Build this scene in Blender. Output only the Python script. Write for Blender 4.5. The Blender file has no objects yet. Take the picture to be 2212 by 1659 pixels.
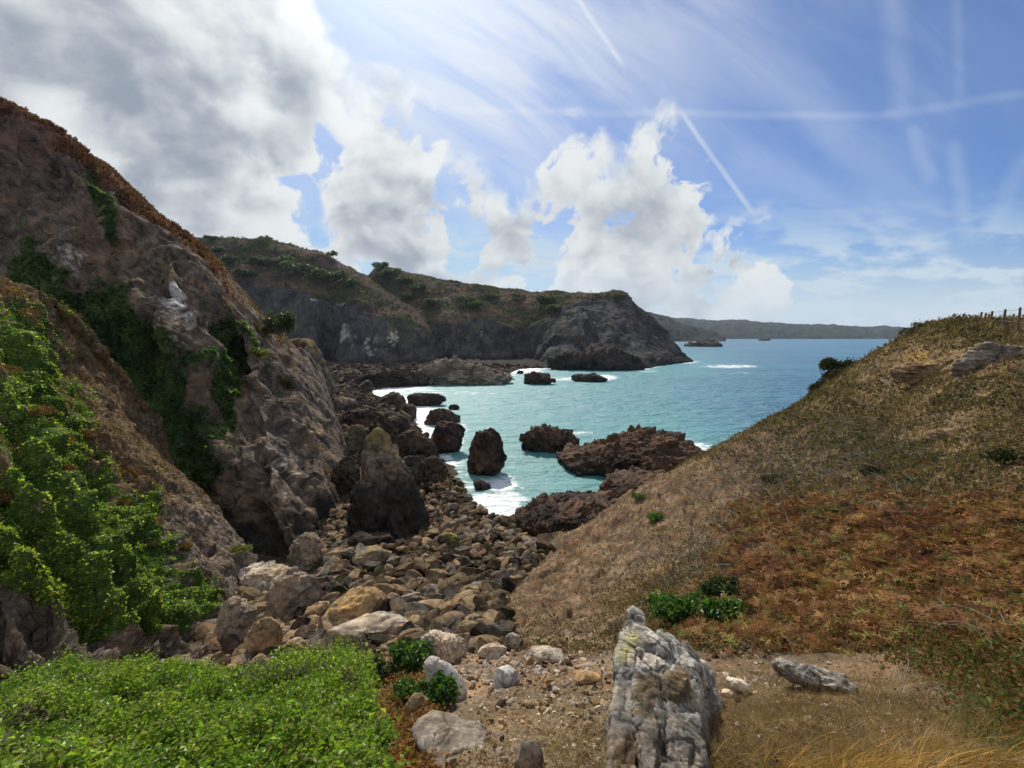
import bpy, math, random
import numpy as np
from mathutils import Vector, Quaternion

# ------------------------------------------------------------------ basics
SC = bpy.context.scene
COL = SC.collection
rng = np.random.default_rng(11)
random.seed(5)
R = math.radians

# The place is laid out by sighting from the viewpoint: P(x, y, Y) is the
# ground point seen in direction (x, y) of a 2212 x 1659 plate, Y metres ahead.
EYE = 18.0
FOC, CX, CY = 994.0, 1106.0, 829.5
PITCH = math.atan((CY - 726.0) / FOC)
CT, ST = math.cos(PITCH), math.sin(PITCH)
SUN_AZ, SUN_EL = R(-15.0), R(42.0)
SUN = np.array([math.sin(SUN_AZ) * math.cos(SUN_EL), math.cos(SUN_AZ) * math.cos(SUN_EL), math.sin(SUN_EL)])


def ray(x, y):
    x = np.asarray(x, float); y = np.asarray(y, float)
    a = (x - CX) / FOC; b = (CY - y) / FOC
    return a, CT + b * ST, -ST + b * CT


def P(x, y, Y):
    a, dy, dz = ray(x, y)
    k = np.asarray(Y, float) / dy
    return np.stack([a * k, np.asarray(Y, float) + 0 * a, EYE + dz * k], -1)


def Pz(x, y, z=0.0):
    a, dy, dz = ray(x, y)
    k = (z - EYE) / np.minimum(dz, -1e-4)
    return np.stack([a * k, dy * k, EYE + dz * k], -1)


def proj(V):
    X, Y, Z = V[..., 0], V[..., 1], V[..., 2] - EYE
    f = Y * CT - Z * ST
    u = Y * ST + Z * CT
    f = np.maximum(f, 1e-3)
    return CX + FOC * X / f, CY - FOC * u / f


def plate_scale(p):
    """metres per plate unit at point p"""
    return (p[1] * CT - (p[2] - EYE) * ST) / FOC


def sstep(a, b, x):
    t = np.clip((x - a) / (b - a), 0, 1)
    return t * t * (3 - 2 * t)


def unit(v): return v / np.maximum(np.linalg.norm(v, axis=-1, keepdims=True), 1e-9)


def lerp(a, b, t):
    return a + (b - a) * t


# ------------------------------------------------------------------ noise
def _hash(ix, iy, iz, seed):
    h = (ix.astype(np.int64) * 374761393 + iy.astype(np.int64) * 668265263 + iz.astype(np.int64) * 2147483647 + seed * 974711) & 0xFFFFFFFF
    h = ((h ^ (h >> 13)) * 1274126177) & 0xFFFFFFFF
    h = ((h ^ (h >> 16)) * 2246822519) & 0xFFFFFFFF
    return (h ^ (h >> 15)) & 0xFFFFFFFF


_G = rng.normal(size=(256, 3)); _G /= np.linalg.norm(_G, axis=1)[:, None]


def perlin(p, seed=0):
    p = np.asarray(p, float)
    out = np.empty(len(p))
    for s in range(0, len(p), 200000):
        q = p[s:s + 200000]
        i = np.floor(q).astype(np.int64); f = q - i
        w = f * f * f * (f * (f * 6 - 15) + 10)
        acc = 0
        for dx in (0, 1):
            for dy in (0, 1):
                for dz in (0, 1):
                    g = _G[_hash(i[:, 0] + dx, i[:, 1] + dy, i[:, 2] + dz, seed) & 255]
                    d = (g * (f - np.array([dx, dy, dz]))).sum(1)
                    acc = acc + d * (w[:, 0] if dx else 1 - w[:, 0]) * (w[:, 1] if dy else 1 - w[:, 1]) * (w[:, 2] if dz else 1 - w[:, 2])
        out[s:s + 200000] = acc * 1.5
    return out


def fbm(p, octv=4, gain=0.5, seed=0, ridge=False):
    p = np.asarray(p, float); a = 1.0; t = 0.0; n = 0.0
    for o in range(octv):
        v = perlin(p * (2.03 ** o) + 17.3 * o, seed + o)
        if ridge: v = 1 - 2 * np.abs(v)
        t = t + a * v; n += a; a *= gain
    return t / n


def cells(p, seed=0):
    """worley: F1, F2, per-cell random vec3, offset from the cell point"""
    p = np.asarray(p, float)
    N = len(p)
    F1 = np.empty(N); F2 = np.empty(N); RV = np.empty((N, 3)); OF = np.empty((N, 3))
    for s in range(0, N, 150000):
        q = p[s:s + 150000]; i = np.floor(q).astype(np.int64); n = len(q)
        f1 = np.full(n, 9.0); f2 = np.full(n, 9.0); hid = np.zeros(n, np.int64); of = np.zeros((n, 3))
        for dx in (-1, 0, 1):
            for dy in (-1, 0, 1):
                for dz in (-1, 0, 1):
                    h = _hash(i[:, 0] + dx, i[:, 1] + dy, i[:, 2] + dz, seed)
                    c = np.stack([h & 1023, (h >> 10) & 1023, (h >> 20) & 1023], 1) / 1023.0
                    d = q - (i + np.array([dx, dy, dz]) + c)
                    L = np.sqrt((d * d).sum(1))
                    nearer = L < f1
                    f2 = np.where(nearer, f1, np.minimum(f2, L))
                    f1 = np.where(nearer, L, f1)
                    hid = np.where(nearer, h, hid)
                    of = np.where(nearer[:, None], d, of)
        F1[s:s + n] = f1; F2[s:s + n] = f2; OF[s:s + n] = of
        z = np.zeros(n, np.int64)
        RV[s:s + n] = np.stack([(_hash(hid, z + k, z, 5) & 1023) / 511.5 - 1 for k in range(3)], 1)
    return F1, F2, RV, OF


def facet(p, seed=0, step=0.55, tilt=0.9):
    """blocky fractured-rock height: every cell is a tilted, offset plane"""
    F1, F2, RV, OF = cells(p, seed)
    return (step * RV[:, 0] + tilt * (OF * RV).sum(1) + 0.18) * sstep(0, 0.16, F2 - F1) - 0.12


def rocky(p, size, seed=0, squash=(1, 1, 1.0), tilt=None):
    """fractured rock displacement in units of size; strata squash in world axes"""
    q = p * np.array(squash) / size
    if tilt is not None:
        q = q + np.stack([q[:, 2] * tilt[0], q[:, 2] * tilt[1], 0 * q[:, 2]], 1)
    q = q + 0.25 * np.stack([perlin(q * 0.9, seed + 31), perlin(q * 0.9, seed + 32), perlin(q * 0.9, seed + 33)], 1)
    return (facet(q, seed) + 0.42 * facet(q * 2.3, seed + 1) + 0.2 * facet(q * 5.1, seed + 2) + 0.22 * fbm(q * 3, 4, 0.55, seed + 3))


# ------------------------------------------------------------------ meshes
def new_mesh(name, V, F, mat=None, smooth=True, col=None, attrs=None, parent=None):
    """F: (M,4) or (M,3) int array (or a list of such arrays)"""
    V = np.ascontiguousarray(V, np.float32)
    Fs = F if isinstance(F, list) else [F]
    Fs = [np.asarray(f, np.int32) for f in Fs if len(f)]
    me = bpy.data.meshes.new(name)
    me.vertices.add(len(V)); me.vertices.foreach_set('co', V.ravel())
    loops = np.concatenate([f.ravel() for f in Fs])
    tot = np.concatenate([np.full(len(f), f.shape[1], np.int32) for f in Fs])
    start = np.concatenate([[0], np.cumsum(tot)[:-1]]).astype(np.int32)
    me.loops.add(len(loops)); me.loops.foreach_set('vertex_index', loops)
    me.polygons.add(len(tot)); me.polygons.foreach_set('loop_start', start)
    me.polygons.foreach_set('use_smooth', np.full(len(tot), bool(smooth)))
    if col is not None:
        a = me.attributes.new('col', 'FLOAT_COLOR', 'POINT')
        c = np.ones((len(V), 4), np.float32); c[:, :3] = col
        a.data.foreach_set('color', c.ravel())
    for k, v in (attrs or {}).items():
        a = me.attributes.new(k, 'FLOAT', 'POINT'); a.data.foreach_set('value', np.asarray(v, np.float32))
    me.update(calc_edges=True)
    if mat is not None: me.materials.append(mat)
    o = bpy.data.objects.new(name, me); COL.objects.link(o)
    if parent is not None: o.parent = parent
    return o


def grid_faces(nu, nv):
    a = np.arange(nu * nv).reshape(nu, nv)
    return np.stack([a[:-1, :-1], a[1:, :-1], a[1:, 1:], a[:-1, 1:]], -1).reshape(-1, 4)


def vnormals(V, F):
    n = np.zeros_like(V)
    a, b, c = V[F[:, 0]], V[F[:, 1]], V[F[:, 2]]
    fn = np.cross(c - a, (V[F[:, 3]] - b) if F.shape[1] == 4 else (b - a) * -1)
    if F.shape[1] == 3: fn = np.cross(b - a, c - a)
    for k in range(F.shape[1]):
        for d in range(3):
            n[:, d] += np.bincount(F[:, k], fn[:, d], len(V))
    return n / np.maximum(np.linalg.norm(n, axis=1), 1e-9)[:, None]


def spline_resample(Pts, n, axis=0, wts=None):
    """Catmull-Rom through K points along axis -> n samples, spaced by mean length"""
    A = np.moveaxis(np.asarray(Pts, float), axis, 0)
    K = len(A)
    d = np.linalg.norm((A[1:] - A[:-1])[..., :2], axis=-1)
    d = d.reshape(K - 1, -1).mean(1) if wts is None else np.asarray(wts, float)
    t = np.concatenate([[0], np.cumsum(d)]); s = np.linspace(0, t[-1], n)
    i = np.clip(np.searchsorted(t, s, side='right') - 1, 0, K - 2)
    u = ((s - t[i]) / (t[i + 1] - t[i])).reshape((-1,) + (1,) * (A.ndim - 1))
    p0, p1, p2, p3 = A[np.maximum(i - 1, 0)], A[i], A[i + 1], A[np.minimum(i + 2, K - 1)]
    m1, m2 = (p2 - p0) * 0.42, (p3 - p1) * 0.42
    h = (2 * u ** 3 - 3 * u ** 2 + 1) * p1 + (u ** 3 - 2 * u ** 2 + u) * m1 + (-2 * u ** 3 + 3 * u ** 2) * p2 + (u ** 3 - u ** 2) * m2
    return np.moveaxis(h, 0, axis)


class TPS:
    def __init__(s, X, v, smooth=1e-6):
        s.X = np.asarray(X, float); n = len(s.X)
        K = s._k(s.X, s.X) + smooth * np.eye(n)
        Q = np.concatenate([np.ones((n, 1)), s.X], 1)
        A = np.block([[K, Q], [Q.T, np.zeros((3, 3))]])
        w = np.linalg.solve(A, np.concatenate([np.asarray(v, float), np.zeros(3)]))
        s.w, s.c = w[:n], w[n:]

    @staticmethod
    def _k(A, B):
        r2 = ((A[:, None, :] - B[None, :, :]) ** 2).sum(-1)
        return 0.5 * r2 * np.log(np.maximum(r2, 1e-20))

    def __call__(s, X):
        out = np.empty(len(X))
        for k in range(0, len(X), 60000):
            x = X[k:k + 60000]
            out[k:k + 60000] = s._k(x, s.X) @ s.w + s.c[0] + x @ s.c[1:]
        return out


def in_poly(px, py, poly):
    poly = np.asarray(poly, float); r = np.zeros(px.shape, bool)
    x1, y1 = poly[-1]
    for x2, y2 in poly:
        c = ((y1 > py) != (y2 > py)) & (px < (x2 - x1) * (py - y1) / (y2 - y1 + 1e-12) + x1)
        r ^= c; x1, y1 = x2, y2
    return r


def poly_sd(px, py, poly):
    """signed distance, positive inside"""
    poly = np.asarray(poly, float); d = np.full(px.shape, 1e18)
    x1, y1 = poly[-1]
    for x2, y2 in poly:
        ex, ey = x2 - x1, y2 - y1
        t = np.clip(((px - x1) * ex + (py - y1) * ey) / (ex * ex + ey * ey + 1e-12), 0, 1)
        d = np.minimum(d, (px - x1 - t * ex) ** 2 + (py - y1 - t * ey) ** 2)
        x1, y1 = x2, y2
    return np.where(in_poly(px, py, poly), 1, -1) * np.sqrt(d)


def blobs(x, y, L):
    """sum of soft elliptical patches (cx, cy, rx, ry, amount)"""
    t = np.zeros(np.shape(x))
    for cx, cy, rx, ry, a in L:
        t = t + a * np.exp(-((x - cx) / rx) ** 2 - ((y - cy) / ry) ** 2)
    return t


def structure(o): o['kind'] = 'structure'; return o


def stuff(o, label=None, cat=None):
    o['kind'] = 'stuff'
    if label: o['label'] = label
    if cat: o['category'] = cat
    return o


def thing(o, label, cat, group=None):
    o['label'] = label; o['category'] = cat
    if group: o['group'] = group
    return o


# ------------------------------------------------------------------ node helper
class S:
    """a shader socket with arithmetic"""
    def __init__(s, nt, sock): s.nt, s.k = nt, sock

    def _m(s, op, *a, clamp=False):
        n = s.nt.nodes.new('ShaderNodeMath'); n.operation = op; n.use_clamp = clamp
        for i, v in enumerate((s,) + a): put(s.nt, n.inputs[i], v)
        return S(s.nt, n.outputs[0])
    def __add__(s, o): return s._m('ADD', o)
    __radd__ = __add__
    def __sub__(s, o): return s._m('SUBTRACT', o)
    def __rsub__(s, o): return (s * -1.0) + o
    def __mul__(s, o): return s._m('MULTIPLY', o)
    __rmul__ = __mul__
    def __truediv__(s, o): return s._m('DIVIDE', o)
    def pow(s, o): return s._m('POWER', o)
    def abs(s): return s._m('ABSOLUTE')
    def max(s, o): return s._m('MAXIMUM', o)
    def min(s, o): return s._m('MINIMUM', o)
    def clamp(s): return s._m('ADD', 0.0, clamp=True)
    def step(s, a, b, lo=0.0, hi=1.0):
        n = s.nt.nodes.new('ShaderNodeMapRange'); n.interpolation_type = 'SMOOTHSTEP'
        put(s.nt, n.inputs[0], s)
        for i, v in enumerate((a, b, lo, hi)): put(s.nt, n.inputs[i + 1], v)
        return S(s.nt, n.outputs[0])


def put(nt, inp, v):
    if isinstance(v, S): nt.links.new(v.k, inp)
    elif isinstance(v, (tuple, list)) and inp.type == 'RGBA': inp.default_value = tuple(v) + ((1.0,) if len(v) == 3 else ())
    else: inp.default_value = v


class NT:
    def __init__(s, tree): s.t = tree

    def node(s, typ, props=None, **ins):
        n = s.t.nodes.new('ShaderNode' + typ)
        for k, v in (props or {}).items(): setattr(n, k, v)
        for k, v in ins.items():
            put(s.t, n.inputs[k.replace('_', ' ')] if not k.startswith('i_') else n.inputs[int(k[2:])], v)
        return n

    def noise(s, vec, scale, detail=4, rough=0.55, dist=0.0, out=0):
        n = s.node('TexNoise', None, Vector=vec, Scale=scale, Detail=detail, Roughness=rough, Distortion=dist)
        return S(s.t, n.outputs[out])

    def mix(s, a, b, f, mode='MIX'):
        n = s.node('Mix', {'data_type': 'RGBA', 'blend_type': mode})
        put(s.t, n.inputs[0], f); put(s.t, n.inputs[6], a); put(s.t, n.inputs[7], b)
        return S(s.t, n.outputs[2])

    def vscale(s, v, k):
        n = s.node('VectorMath', {'operation': 'MULTIPLY'}); put(s.t, n.inputs[0], v); put(s.t, n.inputs[1], k if isinstance(k, (tuple, list, S)) else (k, k, k))
        return S(s.t, n.outputs[0])

    def vadd(s, v, k):
        n = s.node('VectorMath', {'operation': 'ADD'}); put(s.t, n.inputs[0], v); put(s.t, n.inputs[1], k)
        return S(s.t, n.outputs[0])

    def combine(s, x, y, z):
        n = s.node('CombineXYZ'); put(s.t, n.inputs[0], x); put(s.t, n.inputs[1], y); put(s.t, n.inputs[2], z)
        return S(s.t, n.outputs[0])

    def pos(s): return S(s.t, s.node('NewGeometry').outputs['Position'])
    def attr(s, name, out='Color'): return S(s.t, s.node('Attribute', {'attribute_name': name}).outputs[out])


def new_mat(name):
    m = bpy.data.materials.new(name); m.use_nodes = True
    m.node_tree.nodes.clear()
    g = NT(m.node_tree)
    out = m.node_tree.nodes.new('ShaderNodeOutputMaterial')
    return m, g, out


def mat_ground(name, fine=3.0, bump=0.6, dist=0.15, rough=0.95, contrast=0.5, spec=0.05, objrand=0.0, local=False, vein=None):
    """rock / earth: the 'col' albedo broken up by several scales of grain, with relief"""
    m, g, out = new_mat(name); t = m.node_tree
    p = g.pos()
    if local:
        p = S(t, g.node('TexCoord').outputs['Object'])
    n1 = g.noise(p, fine, 8, 0.68)
    n2 = g.noise(p, fine * 0.27, 5, 0.6)
    n3 = g.noise(p, fine * 5.5, 5, 0.7)
    vo = g.node('TexVoronoi', {'feature': 'DISTANCE_TO_EDGE'}, Vector=g.vadd(p, g.vscale(S(t, g.node('TexNoise', None, Vector=p, Scale=fine * .5).outputs[1]), 1.2 / fine)), Scale=fine * 0.45)
    ed = S(t, vo.outputs[0])
    f = (n1 - 0.5) * (2.0 * contrast) + (n2 - 0.5) * (1.6 * contrast) + (n3 - 0.5) * (1.2 * contrast) + 1.0
    c = g.attr('col')
    if objrand:
        rnd = S(t, g.node('ObjectInfo').outputs['Random'])
        f = f * ((rnd - 0.5) * objrand + 1.0)
    hsv = g.vscale(c, g.combine(f.max(0.12), f.max(0.12), f.max(0.12)))
    # warm / cool drift of the mineral colour
    c2 = g.mix(hsv, g.vscale(hsv, (1.16, 0.98, 0.78)), n2.step(0.45, 0.7))
    c2 = g.mix(g.vscale(c2, (.5, .47, .44)), c2, (ed.step(0.0, 0.05) + n2.step(.4, .55)).clamp())
    h = n1 * 0.55 + n2 * 0.8 + n3 * 0.2
    h = h + S(t, vo.outputs[0]).min(0.08) * 3.0
    b = g.node('Bump', None, Strength=bump, Distance=dist, Height=h)
    s = g.node('BsdfPrincipled', None, Base_Color=c2, Roughness=rough, Normal=S(t, b.outputs[0]))
    s.inputs['Specular IOR Level'].default_value = spec
    t.links.new(s.outputs[0], out.inputs[0])
    return m


def mat_leaf(name, trans=0.45, gloss=0.25, rough=0.45):
    m, g, out = new_mat(name); t = m.node_tree
    c = g.attr('col')
    s = g.node('BsdfPrincipled', None, Base_Color=c, Roughness=rough)
    s.inputs['Specular IOR Level'].default_value = gloss
    tr = g.node('BsdfTranslucent', None, Color=g.vscale(c, (1.25, 1.35, 0.7)))
    mx = g.node('MixShader', None, i_0=trans)
    t.links.new(s.outputs[0], mx.inputs[1]); t.links.new(tr.outputs[0], mx.inputs[2])
    t.links.new(mx.outputs[0], out.inputs[0])
    return m


def mat_plain(name, col, rough=0.8, nscale=20, amt=0.35, bump=0.2, spec=0.2, dist=0.01, metal=0.0):
    m, g, out = new_mat(name); t = m.node_tree
    p = S(t, g.node('TexCoord').outputs['Object'])
    n = g.noise(p, nscale, 6, 0.65)
    f = (n - 0.5) * (2 * amt) + 1.0
    c = g.vscale(tuple(col), g.combine(f, f, f))
    b = g.node('Bump', None, Strength=bump, Distance=dist, Height=n)
    s = g.node('BsdfPrincipled', None, Base_Color=c, Roughness=rough, Metallic=metal, Normal=S(t, b.outputs[0]))
    s.inputs['Specular IOR Level'].default_value = spec
    t.links.new(s.outputs[0], out.inputs[0])
    return m
# ------------------------------------------------------------------ camera, sun, sky
cam = bpy.data.cameras.new('camera'); camo = bpy.data.objects.new('camera', cam); COL.objects.link(camo)
cam.sensor_width = 36.0; cam.lens = FOC / 2212.0 * 36.0
cam.clip_start = 0.05; cam.clip_end = 40000
camo.location = (0, 0, EYE); camo.rotation_euler = (R(90) - PITCH, 0, 0)
SC.camera = camo
sl = bpy.data.lights.new('sun', 'SUN'); sl.energy = 5.0; sl.angle = R(0.53); sl.color = (1.0, 0.93, 0.82)
so = bpy.data.objects.new('sun', sl); COL.objects.link(so)
so.rotation_euler = Vector(SUN).to_track_quat('Z', 'Y').to_euler()
SC.view_settings.view_transform = 'Standard'; SC.view_settings.look = 'None'
SC.view_settings.exposure = 0.0; SC.view_settings.gamma = 1.0
SC.cycles.use_denoising = True
SC.cycles.use_adaptive_sampling = True; SC.cycles.adaptive_threshold = 0.02; SC.cycles.adaptive_min_samples = 16
SC.cycles.volume_bounces = 0
SC.cycles.max_bounces = 5; SC.cycles.diffuse_bounces = 3; SC.cycles.transmission_bounces = 3
SC.cycles.sample_clamp_indirect = 4.0


def build_world():
    w = bpy.data.worlds.new('World'); SC.world = w; w.use_nodes = True
    w.cycles.sampling_method = 'MANUAL'; w.cycles.sample_map_resolution = 256
    t = w.node_tree; t.nodes.clear(); g = NT(t)
    d = S(t, g.node('TexCoord').outputs['Generated'])
    sx = g.node('SeparateXYZ', None, Vector=d)
    x, y, z = (S(t, sx.outputs[i]) for i in range(3))
    # bearings on the sky: u = tangent of azimuth, v = tangent of elevation along the view axis
    yy = y.abs().max(0.12)
    u0, v0 = x / yy, z / yy
    sky = g.node('TexSky', {'sky_type': 'NISHITA', 'sun_disc': False, 'sun_elevation': SUN_EL, 'sun_rotation': SUN_AZ,
                            'altitude': 0.0, 'air_density': 1.0, 'dust_density': 0.6, 'ozone_density': 2.5})
    blue = g.vscale(S(t, sky.outputs[0]), (0.050, 0.070, 0.102))
    blue = g.mix(blue, (0.80, 0.82, 0.86), 1.0, 'DARKEN')

    def bear(px, py):
        a, dy, dz = ray(px, py)
        return float(a / dy), float(dz / dy)

    sunv = tuple(SUN)
    dot = g.node('VectorMath', {'operation': 'DOT_PRODUCT'}); put(t, dot.inputs[0], d); put(t, dot.inputs[1], sunv)
    cs = S(t, dot.outputs['Value']).max(0.0)

    # --- billow noise used to fray every edge
    dv = g.vscale(d, (1.0, 1.0, 1.2))
    nW = g.node('TexNoise', None, Vector=dv, Scale=5.5, Detail=3.0)
    warp = S(t, nW.outputs[1])
    dw = g.vadd(dv, g.vscale(g.vadd(warp, (-0.5, -0.5, -0.5)), 0.10))
    nA = g.noise(dw, 4.2, 3, 0.5)
    nB = g.noise(dw, 13.0, 6, 0.62)
    nD = g.noise(dw, 8.0, 5, 0.58)
    tosun = g.vscale(g.vadd(tuple(SUN), g.vscale(d, -1.0)), 0.07)
    nE = g.noise(g.vadd(dw, tosun), 8.0, 2, 0.5)
    relief = nD - nE
    uu = u0 + (nB - 0.5) * 0.07 + (nA - 0.5) * 0.10
    vv = v0 + (nB - 0.5) * 0.07 + (nA - 0.5) * 0.06

    def curve(pts, arg, lo, hi):
        """tabulated function of a bearing"""
        n = g.node('FloatCurve'); c = n.mapping.curves[0]
        xs = [bear(px, py) for px, py in pts]
        xs = [((a + 1.6) / 3.2, (b + 0.5) / 3.0) for a, b in xs]
        while len(c.points) < len(xs): c.points.new(0.5, 0.5)
        for q, (a, b) in zip(c.points, xs):
            q.location = (a, b); q.handle_type = 'AUTO'
        n.mapping.update()
        put(t, n.inputs['Value'], (arg + 1.6) / 3.2)
        return S(t, n.outputs[0]) * 3.0 - 0.5

    # towering cumulus: upper outline
    top = curve([(-900, -420), (300, -420), (600, -260), (660, -30), (705, 90), (770, 160), (850, 195), (925, 205), (955, 275), (965, 345),
                 (1030, 340), (1075, 415), (1110, 392), (1160, 410), (1178, 330), (1230, 258), (1290, 268), (1318, 365), (1362, 320),
                 (1390, 250), (1440, 228), (1490, 290), (1535, 400), (1550, 470), (1585, 460), (1625, 492), (1660, 484), (1700, 525), (1750, 590),
                 (1850, 660), (2212, 680), (3200, 690)], uu, 0, 1)
    fray = (nA - 0.5) * 0.16 + (nB - 0.5) * 0.20 + (nD - 0.5) * 0.42
    dens = top - vv + fray

    def patch(px, py, rx, ry):
        a, b = bear(px, py)
        q = ((uu - a) / (rx / FOC)).pow(2.0) + ((vv - b) / (ry / FOC)).pow(2.0)
        return (q * -1.0)._m('EXPONENT')
    hole = patch(665, 455, 45, 75) + patch(610, 400, 60, 22) * 0.8 + patch(505, 378, 26, 30) * 0.45 + patch(1000, 565, 38, 40) * 0.8 + patch(1115, 440, 16, 40) * 0.3 + patch(960, 400, 26, 40) * 0.6 + patch(700, 520, 26, 26) * 0.6 + patch(1150, 590, 60, 22) * 0.5 + patch(1530, 545, 25, 30) * 0.5 + patch(1060, 470, 10, 40) * .25
    gap = (u0 * -1.0).step(0.75, 0.35) * v0.step(0.52, 0.30)
    hole = hole * (nB * 1.0 + 0.5) + gap * (nD * -1.0 + 0.52).max(0.0) * 4.5
    dens = (dens.min(0.32) - hole * 0.42)
    cov = dens.step(-0.025, 0.10)
    # thickness: the deeper inside, the greyer the belly seen from below
    nC = g.noise(g.vadd(dw, (3.1, 1.7, 0.4)), 5.5, 4, 0.5)
    thick = dens * 1.1 + (nC - 0.5) * 1.1 + (nB - 0.5) * 0.5 - relief * 2.0 - 0.05
    bright = (patch(530, 210, 40, 70) + patch(130, 330, 150, 110) * 0.6 + patch(430, 90, 50, 70) * .45 + patch(640, 60, 60, 90) * 0.8 + patch(790, 260, 100, 90) * 0.55
              + patch(560, 480, 110, 60) * 0.8 + patch(330, 20, 80, 40) * .5 + patch(1240, 300, 60, 60) * .5 + patch(1420, 290, 70, 70) * .7 + patch(1580, 500, 60, 40) * .5 + patch(980, 400, 60, 60) * .4 + patch(940, 230, 40, 40) * .4)
    dark = (patch(370, 190, 190, 60) * 0.5 + patch(560, 310, 170, 40) * 0.6 + patch(60, 110, 150, 70) * 0.5 + patch(650, 180, 45, 60) * 0.55 + patch(860, 270, 45, 36) * 0.55
            + patch(1030, 480, 40, 50) * .4 + patch(1330, 485, 80, 36) * .6 + patch(1210, 390, 25, 50) * .35 + patch(1600, 565, 60, 22) * .45 + patch(880, 550, 40, 40) * .35 + patch(780, 440, 60, 40) * .3 + patch(400, 370, 70, 60) * .35 + patch(420, 480, 40, 40) * .45)
    left = (u0 * -1.0).step(-0.05, 0.45)
    grey = (thick + left * 0.10 - bright * 0.62 + dark * 0.62).step(-0.25, 0.95)
    lit = g.mix((0.80, 0.83, 0.855), (0.30, 0.345, 0.425), grey)
    glow_c = cs.pow(30.0) * 0.30 + 1.0
    cloud = g.vscale(lit, g.combine(glow_c, glow_c, glow_c * 0.985))

    # --- cirrus veil, brighter towards the sun, and vapour trails
    stre = g.noise(g.vscale(g.combine(u0 - v0 * 0.4, v0 + u0 * 0.62, 0.0), (1.2, 5.0, 1.0)), 2.0, 4, 0.6, 0.6)
    soft = g.noise(g.combine(u0, v0, 3.0), 2.6, 3, 0.55, 0.3)
    veil = (cs.pow(7.0) * 1.0 + 0.10) * (stre.step(0.2, 0.8) * 0.75 + 0.5) + soft.step(0.5, 0.8) * 0.12
    vl = patch(1130, 190, 300, 200) * 0.75 + patch(2000, 230, 60, 130) * 0.2
    veil = veil + vl * stre.step(0.2, 0.7)
    trail = None
    wob = (g.noise(g.combine(u0, v0, 0.0), 7.0, 2, 0.6) - 0.5)
    for x1, y1, x2, y2, w1, amt in [(1235, -20, 1352, 148, 9, .55), (1462, 232, 1640, 478, 9, .75), (950, 238, 1980, 252, 13, .30), (1480, -60, 2085, 575, 80, .36),
                                    (1925, -60, 1945, 270, 44, .24), (2065, -60, 2072, 240, 20, .16), (2062, 290, 2092, 540, 30, .28), (2225, 320, 2120, 540, 28, .24),
                                    (1960, 270, 2020, 400, 26, .24), (1830, 470, 2080, 570, 18, .35), (1900, 250, 2240, 200, 16, .22), (1560, 330, 1980, 500, 60, .30)]:
        (a1, b1), (a2, b2) = bear(x1, y1), bear(x2, y2)
        L = math.hypot(a2 - a1, b2 - b1); ux, uy = (a2 - a1) / L, (b2 - b1) / L
        wb = wob * min(0.03, w1 * 0.0011)
        along = ((u0 - a1) * ux + (v0 - b1) * uy) / L
        across = ((u0 - a1) * -uy + (v0 - b1) * ux + wb).abs()
        m = across.step(w1 / FOC, w1 / FOC * 0.02) * along.step(-0.02, 0.12) * along.step(1.02, 0.85) * (stre * 0.9 + 0.35) * amt
        trail = m if trail is None else trail + m
    veil = veil + trail
    # the whitish band low over the horizon with its small far clouds
    low = v0.step(0.16, 0.02)
    far = g.noise(g.combine(u0 * 1.0, v0 * 3.2, 5.0), 6.5, 5, 0.6)
    nearsea = v0.step(0.26, 0.03)
    veil2 = nearsea * 0.66 + low * 0.40 + far.step(0.43, 0.62) * v0.step(0.34, 0.12) * 0.8
    lowgrey = far.step(0.60, 0.74) * v0.step(0.2, 0.1)
    c0 = g.mix(blue, (0.70, 0.76, 0.86), (veil * 0.62).clamp())
    c0 = g.mix(c0, g.mix((0.58, 0.70, 0.80), (0.38, 0.50, 0.62), lowgrey), veil2.clamp())
    c1 = g.mix(c0, cloud, cov * (v0.step(0.0, 0.20) * 0.50 + 0.50))
    au = cs.pow(30.0) * 0.30 + cs.pow(400.0) * 0.6
    c1 = g.vadd(c1, g.combine(au, au, au * 0.95))
    # below the horizon: dim sea light
    c1 = g.mix((0.10, 0.16, 0.20), c1, z.step(-0.03, 0.0))
    # behind the viewer: unseen blue sky, its broken cloud whitened to lift shadows, no repeat of the view ahead
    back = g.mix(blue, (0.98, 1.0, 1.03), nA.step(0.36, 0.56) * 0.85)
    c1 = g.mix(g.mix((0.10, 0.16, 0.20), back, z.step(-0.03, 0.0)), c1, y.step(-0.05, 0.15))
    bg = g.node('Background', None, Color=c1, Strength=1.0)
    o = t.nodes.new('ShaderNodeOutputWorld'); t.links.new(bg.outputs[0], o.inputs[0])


build_world()
# ------------------------------------------------------------------ the lie of the land
SHORE_D = [(1115, 1115), (1060, 1112), (1028, 1085), (1008, 1050), (995, 1020), (960, 985), (930, 950), (905, 912), (872, 884), (835, 862), (800, 846),
           (850, 832), (900, 829), (1000, 831), (1090, 826), (1105, 806), (1130, 796), (1180, 796), (1270, 799), (1390, 799), (1440, 786), (1495, 781)]
_sh = Pz(*np.array(SHORE_D, float).T, 0.0)[:, :2]
LAND = np.concatenate([_sh, [(150, 700), (-900, 700), (-900, -60), (200, -60), (120, 60), (30, 62), (14, 50)]])

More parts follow.
